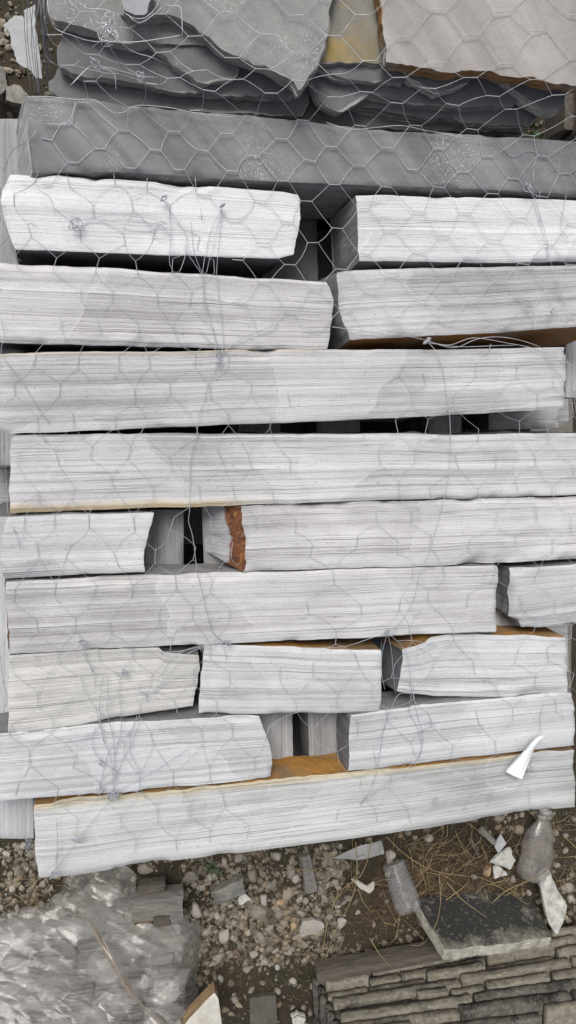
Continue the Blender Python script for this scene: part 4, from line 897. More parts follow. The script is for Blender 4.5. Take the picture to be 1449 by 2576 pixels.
# ------------------------------------------------------------------ litter on the ground
def lx(zone, L):           # outline points read in an enlarged view: (origin x, origin y, scale)
    return [(zone[0] + a * zone[2], zone[1] + b * zone[2]) for a, b in L]
Z2 = (453, 2053, 0.3646); Z3 = (921, 2008, 0.3646); Z1 = (0, 2083, 0.3646)
def bits(name, label, cat, pts, z, th, mat, seed, **k):
    return slab(label, pts, z, th, mat, mat, seed, name=name, cat=cat, step=0.003, layers=2, **k)
M_lichen = simple('lichened_stone', (0.10, 0.10, 0.09), (0.27, 0.26, 0.23), 26.0, 0.9, 0.003)
bits('broken_tile', 'lichened grey broken tile tilted among the gravel', 'tile', lx(Z2, [(215, 545), (430, 410), (447, 530), (255, 645)]), 0.034, 0.022, M_lichen, 61, jag=0.6, tilt=(0.1, 0.25))
bits('flat_stone', 'flat grey flake of stone with notched outline beside the tan pebble', 'stone', lx(Z2, [(825, 800), (850, 735), (920, 715), (990, 740), (1000, 775), (940, 815), (870, 825), (845, 840)]), 0.026, 0.012, M_cardgrey if False else simple('grey_flake', (0.27, 0.25, 0.22), (0.35, 0.33, 0.29), 30, 0.9), 62, jag=0.5)
bits('white_chip', 'small bright white chip beside the largest knobbly stone', 'chip', lx(Z2, [(405, 570), (450, 538), (487, 578), (455, 590), (430, 618), (405, 610)]), 0.035, 0.006, M_plaster, 63, jag=0.4)
bits('plaster_flake', 'jagged white plaster flake above the leaning slab, upper of two', 'plaster', lx(Z3, [(865, 455), (920, 390), (995, 335), (1000, 385), (1032, 430), (1005, 500), (950, 480)]), 0.034, 0.008, M_plaster, 64, tilt=(0.1, 0.15))
bits('plaster_flake', 'smaller white plaster flake just below the jagged one', 'plaster', lx(Z3, [(880, 490), (910, 470), (945, 500), (977, 535), (935, 545), (890, 562)]), 0.032, 0.008, M_plaster, 65)
bits('plaster_piece', 'long pitted white plaster piece standing by the right margin', 'plaster', lx(Z3, [(1225, 590), (1300, 540), (1330, 640), (1382, 740), (1330, 830), (1282, 895), (1238, 840), (1230, 700)]), 0.07, 0.012, simple('pitted_plaster', (0.26, 0.255, 0.235), (0.50, 0.49, 0.455), 60.0, 0.9, 0.004), 66, tilt=(0.05, -0.4), jag=0.6)
bits('card_scrap', 'grey folded card scrap beside the splintered wood', 'card', lx(Z3, [(905, 300), (935, 252), (970, 318), (945, 350), (915, 385), (890, 340)]), 0.03, 0.004, M_cardgrey, 67, jag=0.2)
bits('plastic_scrap', 'long grey pointed plastic scrap below the lowest stone block', 'plastic', lx(Z2, [(1048, 295), (1140, 250), (1250, 210), (1395, 175), (1412, 265), (1330, 285), (1230, 303), (1150, 298)]), 0.03, 0.002, simple('grey_plastic', (0.22, 0.22, 0.215), (0.33, 0.33, 0.32), 25.0, 0.45, 0.004, spec=0.5), 68, jag=0.4)
bits('plastic_scrap', 'cream folded plastic scrap in the dry grass', 'plastic', lx(Z2, [(1185, 440), (1230, 455), (1295, 490), (1320, 470), (1340, 458), (1335, 510), (1308, 535), (1240, 500)]), 0.032, 0.003, simple('cream_plastic', (0.36, 0.34, 0.29), (0.50, 0.48, 0.42), 25.0, 0.5, 0.003), 69, jag=0.3)
bits('slate_tile', 'dark square slate lying on the soil at the bottom margin', 'tile', [(628, 2512), (694, 2506), (700, 2600), (630, 2600)], 0.022, 0.012, simple('dark_slate', (0.06, 0.06, 0.05), (0.10, 0.095, 0.08), 14.0, 0.8, 0.002), 70, jag=0.3)
bits('white_chip', 'crumbly pale lump at the bottom margin by the veneer panels', 'chip', [(735, 2566), (752, 2558), (772, 2565), (766, 2585), (740, 2588)], 0.03, 0.015, M_plaster, 71)
bits('torn_sheet', 'torn pale grey sheet on the dark ground at the upper left corner', 'sheet', [(x * .2917, y * .2917) for x, y in [(25, 210), (120, 120), (190, 125), (210, 150), (215, 90), (300, 40), (315, 230), (330, 330), (360, 560), (370, 680), (300, 660), (250, 600), (180, 545), (150, 520), (130, 430), (75, 270)]], 0.16, 0.005, M_cardgrey, 72, jag=1.2)
bits('flagstone', 'brown broken stone at the left margin above the dark block', 'stone slab', [(-40, 150), (9, 166), (12, 200), (17, 216), (0, 236), (-40, 240)], 0.06, 0.03, M_lichen, 73)
bits('flagstone', 'brown stone fragment on the dark ground left of the dark block', 'stone slab', [(16, 214), (44, 210), (68, 236), (60, 262), (14, 250)], 0.06, 0.02, M_lichen, 74)
tan = simple('tan_edge', (0.20, 0.13, 0.07), (0.33, 0.23, 0.13), 20.0, 0.8)
slab('white board corner with tan edges at the bottom margin', [(440, 2610), (478, 2560), (540, 2497), (549, 2512), (556, 2560), (562, 2610)], 0.16, 0.03, simple('white_board', (0.38, 0.36, 0.31), (0.54, 0.52, 0.48), 16.0, 0.7), tan, 75, name='board_corner', cat='board', jag=0.3, layers=2)

def prism(name, label, cat, axis, w, h, mat, parent=None, seed=0, taper=1.0, jag=0.0005, m=8):
    """split piece of timber along an axis ((sx,sy,z),(sx,sy,z)), ragged ends"""
    a = np.array(P(*axis[0])); b = np.array(P(*axis[1])); d = b - a; L = np.linalg.norm(d); d /= L
    sdir_ = np.cross(d, (0, 0, 1)); sdir_ /= np.linalg.norm(sdir_); up = np.cross(sdir_, d)
    prof = np.array([(-.5, 0), (-.5, .6), (-.42, 1), (-.15, .93), (.1, 1.02), (.42, .97), (.5, .55), (.5, 0)])
    rr = np.random.RandomState(seed); V = []
    endj = rr.rand(2, len(prof)) * 0.004
    for i in range(m):
        t = i / (m - 1); k = 1 + (taper - 1) * t
        q = prof * np.array([w * k, h * (0.4 + 0.6 * k)]) + rr.randn(len(prof), 2) * jag
        ax = t * L + (endj[0] if i == 0 else 0) - (endj[1] if i == m - 1 else 0)
        V.append(a + np.outer(np.broadcast_to(ax, len(prof)), d) + np.outer(q[:, 0], sdir_) + np.outer(q[:, 1], up))
    V = np.vstack(V); k = len(prof); f = [(i * k + j, i * k + (j + 1) % k, (i + 1) * k + (j + 1) % k, (i + 1) * k + j) for i in range(m - 1) for j in range(k)]
    f += [tuple(range(k - 1, -1, -1)), tuple(range((m - 1) * k, m * k))]
    o = mesh_obj(name, V, f, mat, parent, smooth=False)
    return tag(o, label, cat) if label else o
prism('wood_splinter', 'grey weathered wood splinter upright among the pebbles', 'wood', ((766, 2143, .012), (781, 2236, .012)), 0.021, 0.014, M_wood, seed=1, taper=1.4)
prism('wood_splinter', 'brown split wood piece next to the grey card scrap', 'wood', ((1203, 2080, .015), (1252, 2126, .015)), 0.016, 0.012, M_wood, seed=2, taper=0.7)
prism('wood_splinter', 'thin dark wood splinter lying in the dry grass', 'wood', ((1178, 2104, .012), (1205, 2156, .012)), 0.009, 0.008, M_wood_dk, seed=3, taper=0.7)
prism('timber_offcut', 'ridged dark timber offcut above the grey timber', 'timber', ((345, 2226, .05), (418, 2216, .05)), 0.022, 0.02, M_wood_dk, seed=4, taper=1)
prism('timber_offcut', 'grey weathered timber with a cut square end by the plastic film', 'timber', ((330, 2266, .04), (461, 2256, .04)), 0.055, 0.035, M_wood, seed=5, taper=1)
prism('timber_offcut', 'small dark timber block below the grey timber', 'timber', ((385, 2297, .05), (428, 2294, .05)), 0.024, 0.03, M_wood_dk, seed=6, taper=1)
prism('timber_offcut', 'flat dark timber under the edge of the plastic film', 'timber', ((370, 2330, .02), (465, 2326, .02)), 0.05, 0.03, M_wood_dk, seed=7, taper=1)
prism('timber_offcut', 'ochre-brown timber block at the fold of the plastic film', 'timber', ((358, 2336, .05), (360, 2290, .05)), 0.04, 0.022, simple('ochre_wood', (0.10, 0.07, 0.036), (0.17, 0.12, 0.065), 12.0, 0.8, 0.002), seed=8, taper=0.95)
prism('timber_board', 'long brown timber board in front of the veneer panels', 'timber', ((790, 2436, .03), (1120, 2375, .03)), 0.032, 0.03, M_wood_dk, seed=9, taper=1)
prism('timber_board', 'dark timber post in the gap at the upper right, left of two', 'timber', ((1400, 215, .20), (1398, 360, .20)), 0.04, 0.06, M_wood_dk, seed=10, taper=1)
prism('timber_board', 'dark timber post in the gap at the upper right, right of two', 'timber', ((1436, 215, .22), (1432, 360, .22)), 0.03, 0.06, M_wood_dk, seed=11, taper=1)

# leaning slab, black on top, pale along its raised edge
def plane_slab(label, pts3, th, mat, em, seed, **k):
    q = np.array([P(*a) for a in pts3]); c = q.mean(0)
    u_, s_, vt = np.linalg.svd(q - c); nn = vt[2] * (1 if vt[2][2] > 0 else -1)
    e1 = np.array([1, 0, 0]) - nn * nn[0]; e1 /= np.linalg.norm(e1); e2 = np.cross(nn, e1)
    o = slab(label, [((a - c) @ e1, (a - c) @ e2) for a in q], 0.0, th, mat, em, seed, world=True, **k)
    Mx = Matrix(np.array([e1, e2, nn]).T.tolist()).to_4x4(); Mx.translation = Vector(c)
    o.matrix_world = Mx @ Matrix.Translation(o.location)
    return o
t = NT('blackened_stone'); o_ = t.coords('Object', False); a_ = t.noise(o_, 16.0, 5, 0.7); b_ = t.noise(o_, 130.0, 4, 0.7)
sp_ = t.n('ShaderNodeSeparateXYZ'); t.l(o_, sp_.inputs[0])
gr_ = t.math('ADD', t.mapr(sp_.outputs[1], -0.10, -0.02, 0.75, 0.0), t.math('MULTIPLY', t.math('SUBTRACT', a_, 0.5), 2.4))
c_ = t.mix(t.mapr(gr_, 0.15, 0.75), (0.03, 0.03, 0.028), (0.22, 0.205, 0.165)); c_ = t.mix(t.math('MULTIPLY', t.mapr(b_, 0.56, 0.7, 0, 0.6), t.mapr(gr_, -0.3, 0.4, 0.3, 1.0)), c_, (0.32, 0.31, 0.275))
M_black = t.fin(c_, 0.92, t.math('ADD', a_, t.math('MULTIPLY', b_, 0.6)), 0.004, 0.9)
M_pedge = simple('pale_broken_edge', (0.22, 0.205, 0.165), (0.46, 0.44, 0.38), 40.0, 0.9, 0.004)
plane_slab('blackened stone slab leaning on the veneer panels, pale along its lower edge',
           [(1046, 2268, .03), (1110, 2238, .012), (1227, 2226, 0.0), (1335, 2268, .02), (1391, 2353, .115), (1260, 2374, .135), (1122, 2388, .15), (1085, 2330, .095)], 0.026, M_black, M_pedge, 80, name='leaning_slab', relief=2.0, jag=0.8).name = 'leaning_flagstone'

# ------------------------------------------------------------------ veneer panels (bottom right and under the film)
def ledge_mat(name, base, pale, black_amt):
    t = NT(name); o = t.coords('Object'); a = t.noise(o, 14.0, 5, 0.7, 0.4); b = t.noise(o, 55.0, 5, 0.7); g = t.noise(o, 260.0, 4, 0.75)
    c = t.mix(t.mapr(b, 0.38, 0.66), tuple(x * 0.6 for x in base), base)
    c = t.mix(t.mapr(a, 0.62 - black_amt * 0.3, 0.74 - black_amt * 0.3, 0, 0.9), c, (0.022, 0.02, 0.017))
    c = t.mix(t.math('MULTIPLY', t.mapr(g, 0.5, 0.66), t.mapr(b, 0.42, 0.62, 0.15, 0.9)), c, pale)
    return t.fin(c, 0.85, t.math('ADD', t.math('MULTIPLY', b, 1.2), g), 0.005, 1.0)
M_led = [ledge_mat('ledge_stone_a', (0.26, 0.232, 0.185), (0.44, 0.41, 0.345), 0.22), ledge_mat('ledge_stone_b', (0.16, 0.147, 0.125), (0.33, 0.31, 0.265), 0.45), ledge_mat('ledge_stone_c', (0.28, 0.255, 0.20), (0.45, 0.42, 0.35), 0.1)]
M_led_dk = simple('ledge_stone_dark', (0.045, 0.045, 0.045), (0.22, 0.215, 0.205), 20.0, 0.8, 0.003, (0.6, 9, 9), lo=0.4, hi=0.6)
def rough_box(parent, p, d, L, depth, h, mat, seed, rnd=0.0035):
    """rounded, slightly uneven stone bar: p = front corner at its base, d = direction along, depth to the right of d"""
    rr = np.random.RandomState(seed); d = np.array([d[0], d[1], 0.0]); d /= np.linalg.norm(d); sdd = np.array([d[1], -d[0], 0])
    us = np.unique(np.concatenate([[0, rnd * .35, rnd], np.linspace(rnd, L - rnd, max(3, int(L / 0.009))), [L - rnd * .35, L]]))
    prof = [(0, 0), (0, h * .5), (0, h - rnd), (rnd * .3, h - rnd * .3), (rnd, h), (depth * .12, h), (depth * .25, h), (depth * .5, h * 1.01), (depth - rnd, h), (depth, h - rnd), (depth, 0)]
    V = []
    for u in us:
        e = min(u, L - u); k = max(0.0, 1 - e / rnd) ** 2 * rnd * 0.8 if e < rnd else 0
        for i, (a, b) in enumerate(prof):
            a2 = a + (k if i < 4 else (-k if i > 8 else 0)); b2 = b - (k if 1 < i < 9 else 0)
            nz = fbm(u * 60 + seed, i * 0.9, seed, 4, 0.7) * 0.0022
            V.append(np.asarray(p) + d * u + sdd * (a2 + nz) + np.array([0, 0, b2 + (fbm(u * 70, i * 1.3 + 5, seed + 1, 4, 0.7) * 0.0018 if b else 0)]))
    k = len(prof); m = len(us); f = [(i * k + j, i * k + (j + 1) % k, (i + 1) * k + (j + 1) % k, (i + 1) * k + j) for i in range(m - 1) for j in range(k)]
    f += [tuple(range(k - 1, -1, -1)), tuple(range((m - 1) * k, m * k))]
    f = [q[::-1] for q in f]
    return mesh_obj('stone_bar', np.array(V), f, mat, parent)
ORD = ['lowest', 'second lowest', 'third lowest', 'fourth lowest', 'fifth lowest', 'sixth lowest', 'seventh lowest', 'second highest', 'highest']
def panels(lines, z0, dz, mats, seed, label, group, xr, ret=True, depth=0.11, lens=(0.06, 0.27)):
    rr = np.random.RandomState(seed)
    for k, (xl, yl, yr) in enumerate(lines):
        z = z0 + dz * k; A = P(xl, yl, z + dz); Bp = P(xr, yr, z + dz); d = (Bp - A)[:2]; T = np.linalg.norm(d); d = d / T
        e = empty('veneer_panel', (A[0], A[1], z)); tag(e, label % ORD[k], 'stone panel', group)
        u = 0.0; i = 0
        while u < T:
            L = min(rr.uniform(*lens), T - u)
            if L < 0.03: break
            off = rr.choice([0.0, 0.0, 0.006, 0.016]) + rr.uniform(-0.001, 0.002); hh = dz * rr.uniform(0.78, 0.99)
            q = np.array([A[0] + d[0] * u + d[1] * off, A[1] + d[1] * u - d[0] * off, z])
            rough_box(e, q, d, L, depth, hh, mats[rr.choice(len(mats))], seed * 100 + k * 17 + i); u += L + rr.uniform(0.002, 0.009); i += 1
        if ret:
            for j in range(2):
                q = np.array([A[0] + d[1] * (0.012 + 0.09 * j) - d[0] * 0.016 * (1 + 0.3 * j), A[1] - d[0] * (0.012 + 0.09 * j) - d[1] * 0.016, z])
                q2 = q - np.array([-d[1], d[0], 0]) * -0.0
                rough_box(e, q + np.array([d[1], -d[0], 0]) * 0.085, (-d[1], d[0]), 0.082, 0.014, dz * 0.96, mats[1], seed * 100 + k * 17 + 60 + j, 0.004)
panels([(806 + 10 * k + 5 * (k % 2), 2456 + 21.5 * k, 2318 + 29.5 * k) for k in range(8)], 0.03, 0.0205, M_led, 5, 'weathered ledge-stone veneer panel, %s in the pile at lower right', 'veneer panels piled at lower right', 1540, lens=(0.06, 0.28))
panels([(-40, 2322, 2338), (-40, 2366, 2378), (-40, 2412, 2424), (-40, 2458, 2470), (-40, 2506, 2516), (-40, 2555, 2560)], 0.03, 0.013, [M_led_dk], 9, 'grey ledge-stone veneer panel under the plastic film, %s of its pile', 'veneer panels under the plastic film', 470, ret=False, lens=(0.09, 0.24))

# ------------------------------------------------------------------ plastic film
def film_mat(name, base, op_lo, op_hi, rough=0.22, scale=14.0):
    t = NT(name); o = t.coords('Object', False)
    a = t.noise(o, scale, 5, 0.6, 0.6); b = t.noise(o, scale * 5, 4, 0.6)
    tr = t.n('ShaderNodeBsdfTransparent'); mx = t.n('ShaderNodeMixShader')
    t.fin(t.mix(a, base, tuple(x * 0.8 for x in base)), rough, t.math('ADD', a, t.math('MULTIPLY', b, 0.3)), 0.003, 0.5, 0.5)
    mp = t.n('ShaderNodeMapping'); mp.vector_type = 'TEXTURE'; mp.inputs['Rotation'].default_value = (0, 0, R(14)); mp.inputs['Scale'].default_value = (1.0, 0.42, 1.0); t.l(o, mp.inputs['Vector'])
    va = t.n('ShaderNodeVectorMath', operation='MULTIPLY_ADD'); wn = t.n('ShaderNodeTexNoise'); wn.inputs['Scale'].default_value = 16.0; t.l(o, wn.inputs['Vector'])
    t.l(wn.outputs[1], va.inputs[0]); va.inputs[1].default_value = (0.03, 0.03, 0); t.l(mp.outputs[0], va.inputs[2])
    vo = t.n('ShaderNodeTexVoronoi'); vo.voronoi_dimensions = '2D'; vo.inputs['Scale'].default_value = 16.0; t.l(va.outputs[0], vo.inputs['Vector'])
    cs = t.n('ShaderNodeSeparateColor'); t.l(vo.outputs['Color'], cs.inputs[0])             # overlapping layers of film
    opa = t.math('ADD', t.math('MULTIPLY', t.mapr(a, 0.35, 0.7), 0.5), t.math('MULTIPLY', cs.outputs[0], 0.5))
    t.l(t.mapr(opa, 0.1, 0.9, op_lo, op_hi), mx.inputs[0]); t.l(tr.outputs[0], mx.inputs[1]); t.l(t.b.outputs[0], mx.inputs[2]); t.l(mx.outputs[0], t.out.inputs[0])
    return t.m
M_film = film_mat('plastic_film', (0.32, 0.31, 0.285), 0.08, 0.58, 0.2)
def film(name, label, outline, zf, mat, seed, step=0.010, wr=0.010, knot=None):
    q2 = np.array([P(a, b, 0.10)[:2] for a, b in outline]); q2 = resample(np.vstack([q2, q2[:1]]), 170)[:-1]
    s = np.linspace(0, 1, len(q2), endpoint=False); q2 = q2 + np.stack([fbm(s * 60, s * 0, seed, 3), fbm(s * 60, s * 0 + 4, seed + 1, 3)], 1) * 0.008
    rf = np.random.RandomState(seed); nn_ = int(np.ptp(q2[:, 0]) * np.ptp(q2[:, 1]) / step ** 2)
    g = np.stack([rf.uniform(q2[:, 0].min(), q2[:, 0].max(), nn_), rf.uniform(q2[:, 1].min(), q2[:, 1].max(), nn_)], 1); g = g[inside(q2, g)]
    g = g[np.array([np.min(np.sum((q2 - a) ** 2, 1)) for a in g]) > 0.004 ** 2]
    ca_, sa_ = math.cos(R(-24)), math.sin(R(-24)); Rt = np.array([[ca_ * 0.34, sa_ * 0.34], [-sa_, ca_]])      # long, drawn-out folds
    out = delaunay_2d_cdt([Vector(Rt @ a) for a in np.vstack([q2, g])], [(i, (i + 1) % len(q2)) for i in range(len(q2))], [], 1, 1e-6)
    v = np.array([tuple(a) for a in out[0]]) @ np.linalg.inv(Rt).T; x, y = v[:, 0], v[:, 1]
    wx = x + fbm(x * 9, y * 9, seed + 3, 2) * 0.05; wy = y + fbm(x * 9 + 5, y * 9, seed + 4, 2) * 0.05
    ridge = lambda u, s_: (1 - np.abs(2 * vn(u, u * 0 + 3.3, s_)) * 2)
    z = zf(x, y)
    for k, (an, fr, am) in enumerate([(62, 14, 1.0), (118, 17, 1.2), (84, 34, 0.8), (100, 50, 0.5), (20, 15, 0.9), (-35, 20, 0.8)]):
        z = z + wr * am * 0.35 * np.maximum(0, ridge(wx * math.cos(R(an)) * fr + wy * math.sin(R(an)) * fr, seed + 10 + k)) * (0.4 + np.maximum(0, vn(x * 12, y * 12, seed + 30 + k) + 0.4))
    z = z + rf.randn(len(z)) * 0.0009
    if knot is not None:                                  # creases pulled tight towards the gathered knot
        dx, dy = x - knot[0], y - knot[1]; rr_ = np.hypot(dx, dy); th = np.arctan2(dy, dx)
        for fr, am, sd_ in ((3.0, 1.0, 1), (7.0, 0.6, 2), (15.0, 0.35, 3)):
            z = z + 0.007 * am * np.minimum(1, rr_ / 0.03) * np.exp(-rr_ / 0.16) * np.maximum(0, ridge(th * fr + fbm(x * 6, y * 6, sd_, 2) * 0.8, seed + 50 + sd_))
    o = mesh_obj(name, np.stack([x, y, z], 1), [tuple(a) for a in out[2]], mat, smooth=True)
    o.data.set_sharp_from_angle(angle=R(24))
    sm = o.modifiers.new('thickness', 'SOLIDIFY'); sm.thickness = 0.0003
    return tag(o, label, 'plastic film')
y_top = P(200, 2320, 0.05)[1]
def film_z(x, y):
    t = np.clip((y_top - y) / 0.15, -0.5, 1.25)
    z = 0.062 + 0.082 * np.clip(t, 0, 1.25) + 0.05 * np.minimum(t, 0)
    return z + 0.012 * fbm(x * 8, y * 8, 2.0, 3) - np.clip((x - P(455, 2450, .10)[0]) / 0.05, 0, 1) ** 1.5 * np.minimum(z - 0.02, 0.14)
film('plastic_film', 'crumpled clear plastic film draped over the grey panels at lower left',
     [(-60, 2350), (20, 2330), (90, 2315), (140, 2290), (158, 2240), (185, 2215), (260, 2205), (318, 2212), (345, 2240), (345, 2275), (330, 2300), (350, 2325), (395, 2350), (430, 2340), (468, 2335), (480, 2355), (515, 2362), (512, 2410), (500, 2470), (492, 2530), (470, 2600), (-60, 2620)], film_z, M_film, 3, knot=P(222, 2312, 0.1))
ribbon('film_strip', 'strip of clear plastic film twisted diagonally across the draped film', 'plastic film',
       [(195, 2300, .115, 5, .002), (225, 2318, .118, 7, .004), (250, 2360, .125, 9, -.003), (285, 2425, .145, 12, .004), (320, 2480, .155, 9, -.004), (362, 2535, .165, 5, .003), (400, 2568, .168, 9, -.003), (440, 2610, .168, 10, .003)],
       film_mat('plastic_film_strip', (0.24, 0.20, 0.16), 0.45, 0.85, 0.18))

# ------------------------------------------------------------------ bottle and cup
def revolve(p0, p1, prof, squash=0.8, dent=0.004, seed=0, k=28, lift=0.0):
    a = np.array(p0); b = np.array(p1); d = b - a; L = np.linalg.norm(d); d = d / L
    s1 = np.cross(d, (0, 0, 1)); s1 /= np.linalg.norm(s1); s2 = np.cross(s1, d); V = []
    for t, r in prof:
        an = np.arange(k) * 2 * math.pi / k
        rr = r * (1 + 0) + dent * fbm(np.cos(an) * 1.6 + t * 7, np.sin(an) * 1.6 + t * 3, seed, 3) * min(1, r / 0.02)
        V.append(a + d * L * t + np.outer(np.cos(an) * rr, s1) + np.outer(np.sin(an) * rr * squash, s2))
    V = np.vstack(V); m = len(prof)
    f = [(i * k + j, (i + 1) * k + j, (i + 1) * k + (j + 1) % k, i * k + (j + 1) % k) for i in range(m - 1) for j in range(k)]
    return V, f
def clear_mat(name, c, op, rough):
    t = NT(name); o = t.coords('Object', False); a = t.noise(o, 22.0, 4, 0.6)
    tr = t.n('ShaderNodeBsdfTransparent'); mx = t.n('ShaderNodeMixShader')
    t.fin(t.mix(a, c, tuple(x * 0.6 for x in c)), rough, a, 0.004, 0.6, 0.7)
    t.l(t.mapr(a, 0.35, 0.7, op[0], op[1]), mx.inputs[0]); t.l(tr.outputs[0], mx.inputs[1]); t.l(t.b.outputs[0], mx.inputs[2]); t.l(mx.outputs[0], t.out.inputs[0])
    return t.m
pr = [(0.0, .0125), (.02, .0135), (.05, .0135), (.055, .0155), (.075, .0155), (.08, .0135), (.12, .014), (.2, .023), (.28, .030), (.36, .0335), (.42, .034), (.45, .032), (.48, .034), (.55, .0345), (.62, .034), (.66, .0325), (.69, .034), (.75, .0345), (.79, .033), (.82, .0345), (.87, .033), (.9, .0345), (.95, .033), (.985, .028), (1.0, .02), (.985, .008), (.975, .001)]
V, f = revolve(P(1371, 2044, .040), P(1338, 2208, .036), pr, 0.82, 0.010, 3)
bt = empty('plastic_bottle', (V[:, 0].mean(), V[:, 1].mean(), 0.0)); tag(bt, 'crushed dusty clear plastic bottle lying on the ground at lower right', 'bottle')
mesh_obj('body', V, f, clear_mat('dusty_clear_plastic', (0.36, 0.335, 0.31), (0.22, 0.6), 0.16), bt)
V, f = revolve(P(1372.5, 2036, .040), P(1371, 2047, .040), [(0, .0115), (0, .0138), (1, .0138), (1, .0115)], 0.9, 0.0, 4)
mesh_obj('mouth_ring', V, f, clear_mat('ring_plastic', (0.40, 0.38, 0.36), (0.5, 0.8), 0.3), bt)
prc = [(0.0, .0235), (.03, .0235), (.2, .0245), (.5, .0265), (.8, .0285), (.86, .028), (.9, .029), (.95, .0275), (1.0, .0245), (1.005, .015), (.995, .001)]
V, f = revolve(P(990, 2172, .035), P(1030, 2292, .075), prc, 0.85, 0.003, 7)
tag(mesh_obj('plastic_cup', V, f, clear_mat('frosted_plastic', (0.42, 0.43, 0.44), (0.10, 0.40), 0.22)), 'frosted translucent plastic cup lying left of the leaning slab', 'cup')

# ------------------------------------------------------------------ dry grass, stalks, weeds
M_straw = simple('straw', (0.22, 0.165, 0.08), (0.36, 0.28, 0.15), 30.0, 0.8, 0.0005)
M_litter = simple('dead_grass', (0.12, 0.08, 0.05), (0.21, 0.145, 0.09), 30.0, 0.9, 0.0005)
def blades(g, cx, cy, rx, ry, cnt, l0, l1, seed, r=0.0005, zt=0.02, ang=None):
    rr = np.random.RandomState(seed)
    for _ in range(cnt):
        sx, sy = cx + rx * rr.randn() * 0.5, cy + ry * rr.randn() * 0.5
        if sy < 2185 - (sx - 100) * 0.125 - 60: continue
        p = P(sx, sy, 0.01); a = rr.uniform(0, 6.28) if ang is None else R(ang) + rr.randn() * 0.5; L = rr.uniform(l0, l1); c = rr.randn() * 1.2
        z = float(gz(p[0], p[1])) + 0.004; q = [(p[0], p[1], z)]
        for i in range(4):
            x, y, _z = q[-1]; a += c * 0.25; q.append((x + math.cos(a) * L / 4, y + math.sin(a) * L / 4, z + zt * rr.rand() * math.sin((i + 1) * 0.7)))
        tube(g, np.array(q), np.array([1, 1, .9, .7, .35]) * r * rr.uniform(0.6, 1.3), 3, False)
g = Geo(); blades(g, 1130, 2190, 260, 95, 420, 0.02, 0.08, 1); blades(g, 1050, 2260, 130, 120, 220, 0.03, 0.10, 2, ang=40); blades(g, 1400, 2080, 120, 120, 90, 0.02, 0.07, 3); blades(g, 960, 2310, 120, 90, 120, 0.02, 0.09, 4, ang=50)
blades(g, 720, 2430, 240, 120, 90, 0.02, 0.08, 6, 0.0005)
tag(g.build('dead_grass', M_litter), 'mat of brown dead grass in front of the leaning slab', 'dead grass', kind='stuff')
g = Geo(); blades(g, 1100, 2200, 300, 130, 110, 0.05, 0.13, 5, 0.0009, 0.03); blades(g, 1420, 2120, 100, 160, 30, 0.05, 0.11, 7, 0.0008, 0.03); blades(g, 60, 2240, 110, 60, 18, 0.03, 0.08, 8, 0.0006)
tag(g.build('dry_grass', M_straw), 'scattered straw-coloured dry grass blades on the soil', 'dry grass', kind='stuff')
def stalk(label, pts, r=0.0009):
    g = Geo(); c = spline([P(*q) for q in pts], 0.006); tube(g, c, np.linspace(r, r * 0.5, len(c)), 5)
    tag(g.build('dry_stalk', M_straw), label, 'dry stalk', 'long dry stalks')
stalk('long straw stalk crossing from the lowest block down to the leaning slab', [(972, 2105, .03), (1020, 2150, .035), (1090, 2190, .04), (1180, 2205, .035), (1215, 2210, .03), (1280, 2245, .05), (1330, 2277, .06)])
stalk('short straw stalk lying down across the blackened slab', [(1125, 2220, .05), (1165, 2265, .06), (1225, 2308, .10)])
stalk('yellow bent stalk beside the cream plastic scrap', [(935, 2110, .04), (925, 2160, .045), (905, 2205, .04), (860, 2240, .035), (830, 2300, .035), (815, 2370, .035), (808, 2430, .03)], 0.001)
stalk('thin pale stalk running down beside the knobbly white stone', [(895, 2118, .03), (898, 2190, .035), (885, 2260, .035), (840, 2350, .03), (815, 2425, .03)], 0.0009)
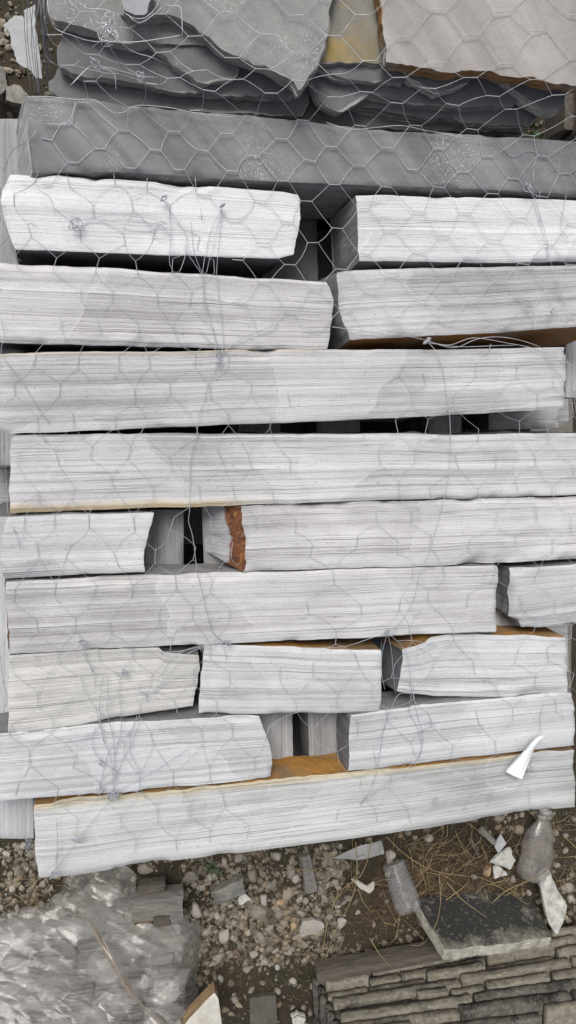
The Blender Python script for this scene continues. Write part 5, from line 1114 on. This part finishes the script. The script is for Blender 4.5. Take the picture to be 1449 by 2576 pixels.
stalk('straw stalk slanting between the cup and the veneer panels', [(930, 2360, .05), (955, 2400, .06), (990, 2440, .09)])
stalk('curved straw stalk looping over the cup and slab edge', [(1105, 2200, .05), (1108, 2270, .08), (1095, 2330, .12), (1062, 2375, .10), (1035, 2378, .10)], 0.0009)
stalk('thin pale stalk on the gravel beside the timber end', [(463, 2297, .03), (500, 2325, .03), (532, 2366, .03)], 0.0009)
stalk('straw stalk crossing in front of the bottle', [(1240, 2270, .05), (1275, 2240, .05), (1330, 2215, .07), (1375, 2190, .06), (1395, 2140, .04)], 0.0009)
def plant(label, sx, sy, z, cnt, L, mat, seed, name='weed'):
    rr = np.random.RandomState(seed); c = P(sx, sy, z); e = empty(name, c); tag(e, label, 'plant')
    for i in range(cnt):
        a = i * 2.4 + rr.rand(); l = L * rr.uniform(0.6, 1.1); d = np.array([math.cos(a), math.sin(a), 0]); s = np.array([-d[1], d[0], 0]); V = []
        off = rr.randn(3) * L * (0.9 if cnt > 8 else 0.1); off[2] = abs(off[2]) * 0.5
        for t_, w_ in ((0, .06), (.25, .2), (.5, .27), (.75, .2), (1, .02)):
            ctr = c + off + d * l * t_ + np.array([0, 0, l * 0.5 * math.sin(t_ * 2.6)])
            V += [ctr - s * l * w_ + np.array([0, 0, l * .06]), ctr, ctr + s * l * w_ + np.array([0, 0, l * .06])]
        f = [(k * 3 + j, k * 3 + j + 1, k * 3 + j + 4, k * 3 + j + 3) for k in range(4) for j in range(2)]
        V = np.array(V); o = mesh_obj('leaf', V, f, mat, e); sm = o.modifiers.new('thickness', 'SOLIDIFY'); sm.thickness = 0.0004
M_leaf = simple('leaf', (0.035, 0.05, 0.025), (0.06, 0.08, 0.04), 40.0, 0.6, 0.0005)
plant('small green weed with broad leaves under the lowest block', 537, 2178, 0.02, 6, 0.022, M_leaf, 2)
plant('dark green leafy creeper in the gap at the upper right', 1350, 318, 0.16, 18, 0.022, simple('dark_leaf', (0.02, 0.04, 0.015), (0.035, 0.06, 0.022), 40.0, 0.6), 3, name='creeper')
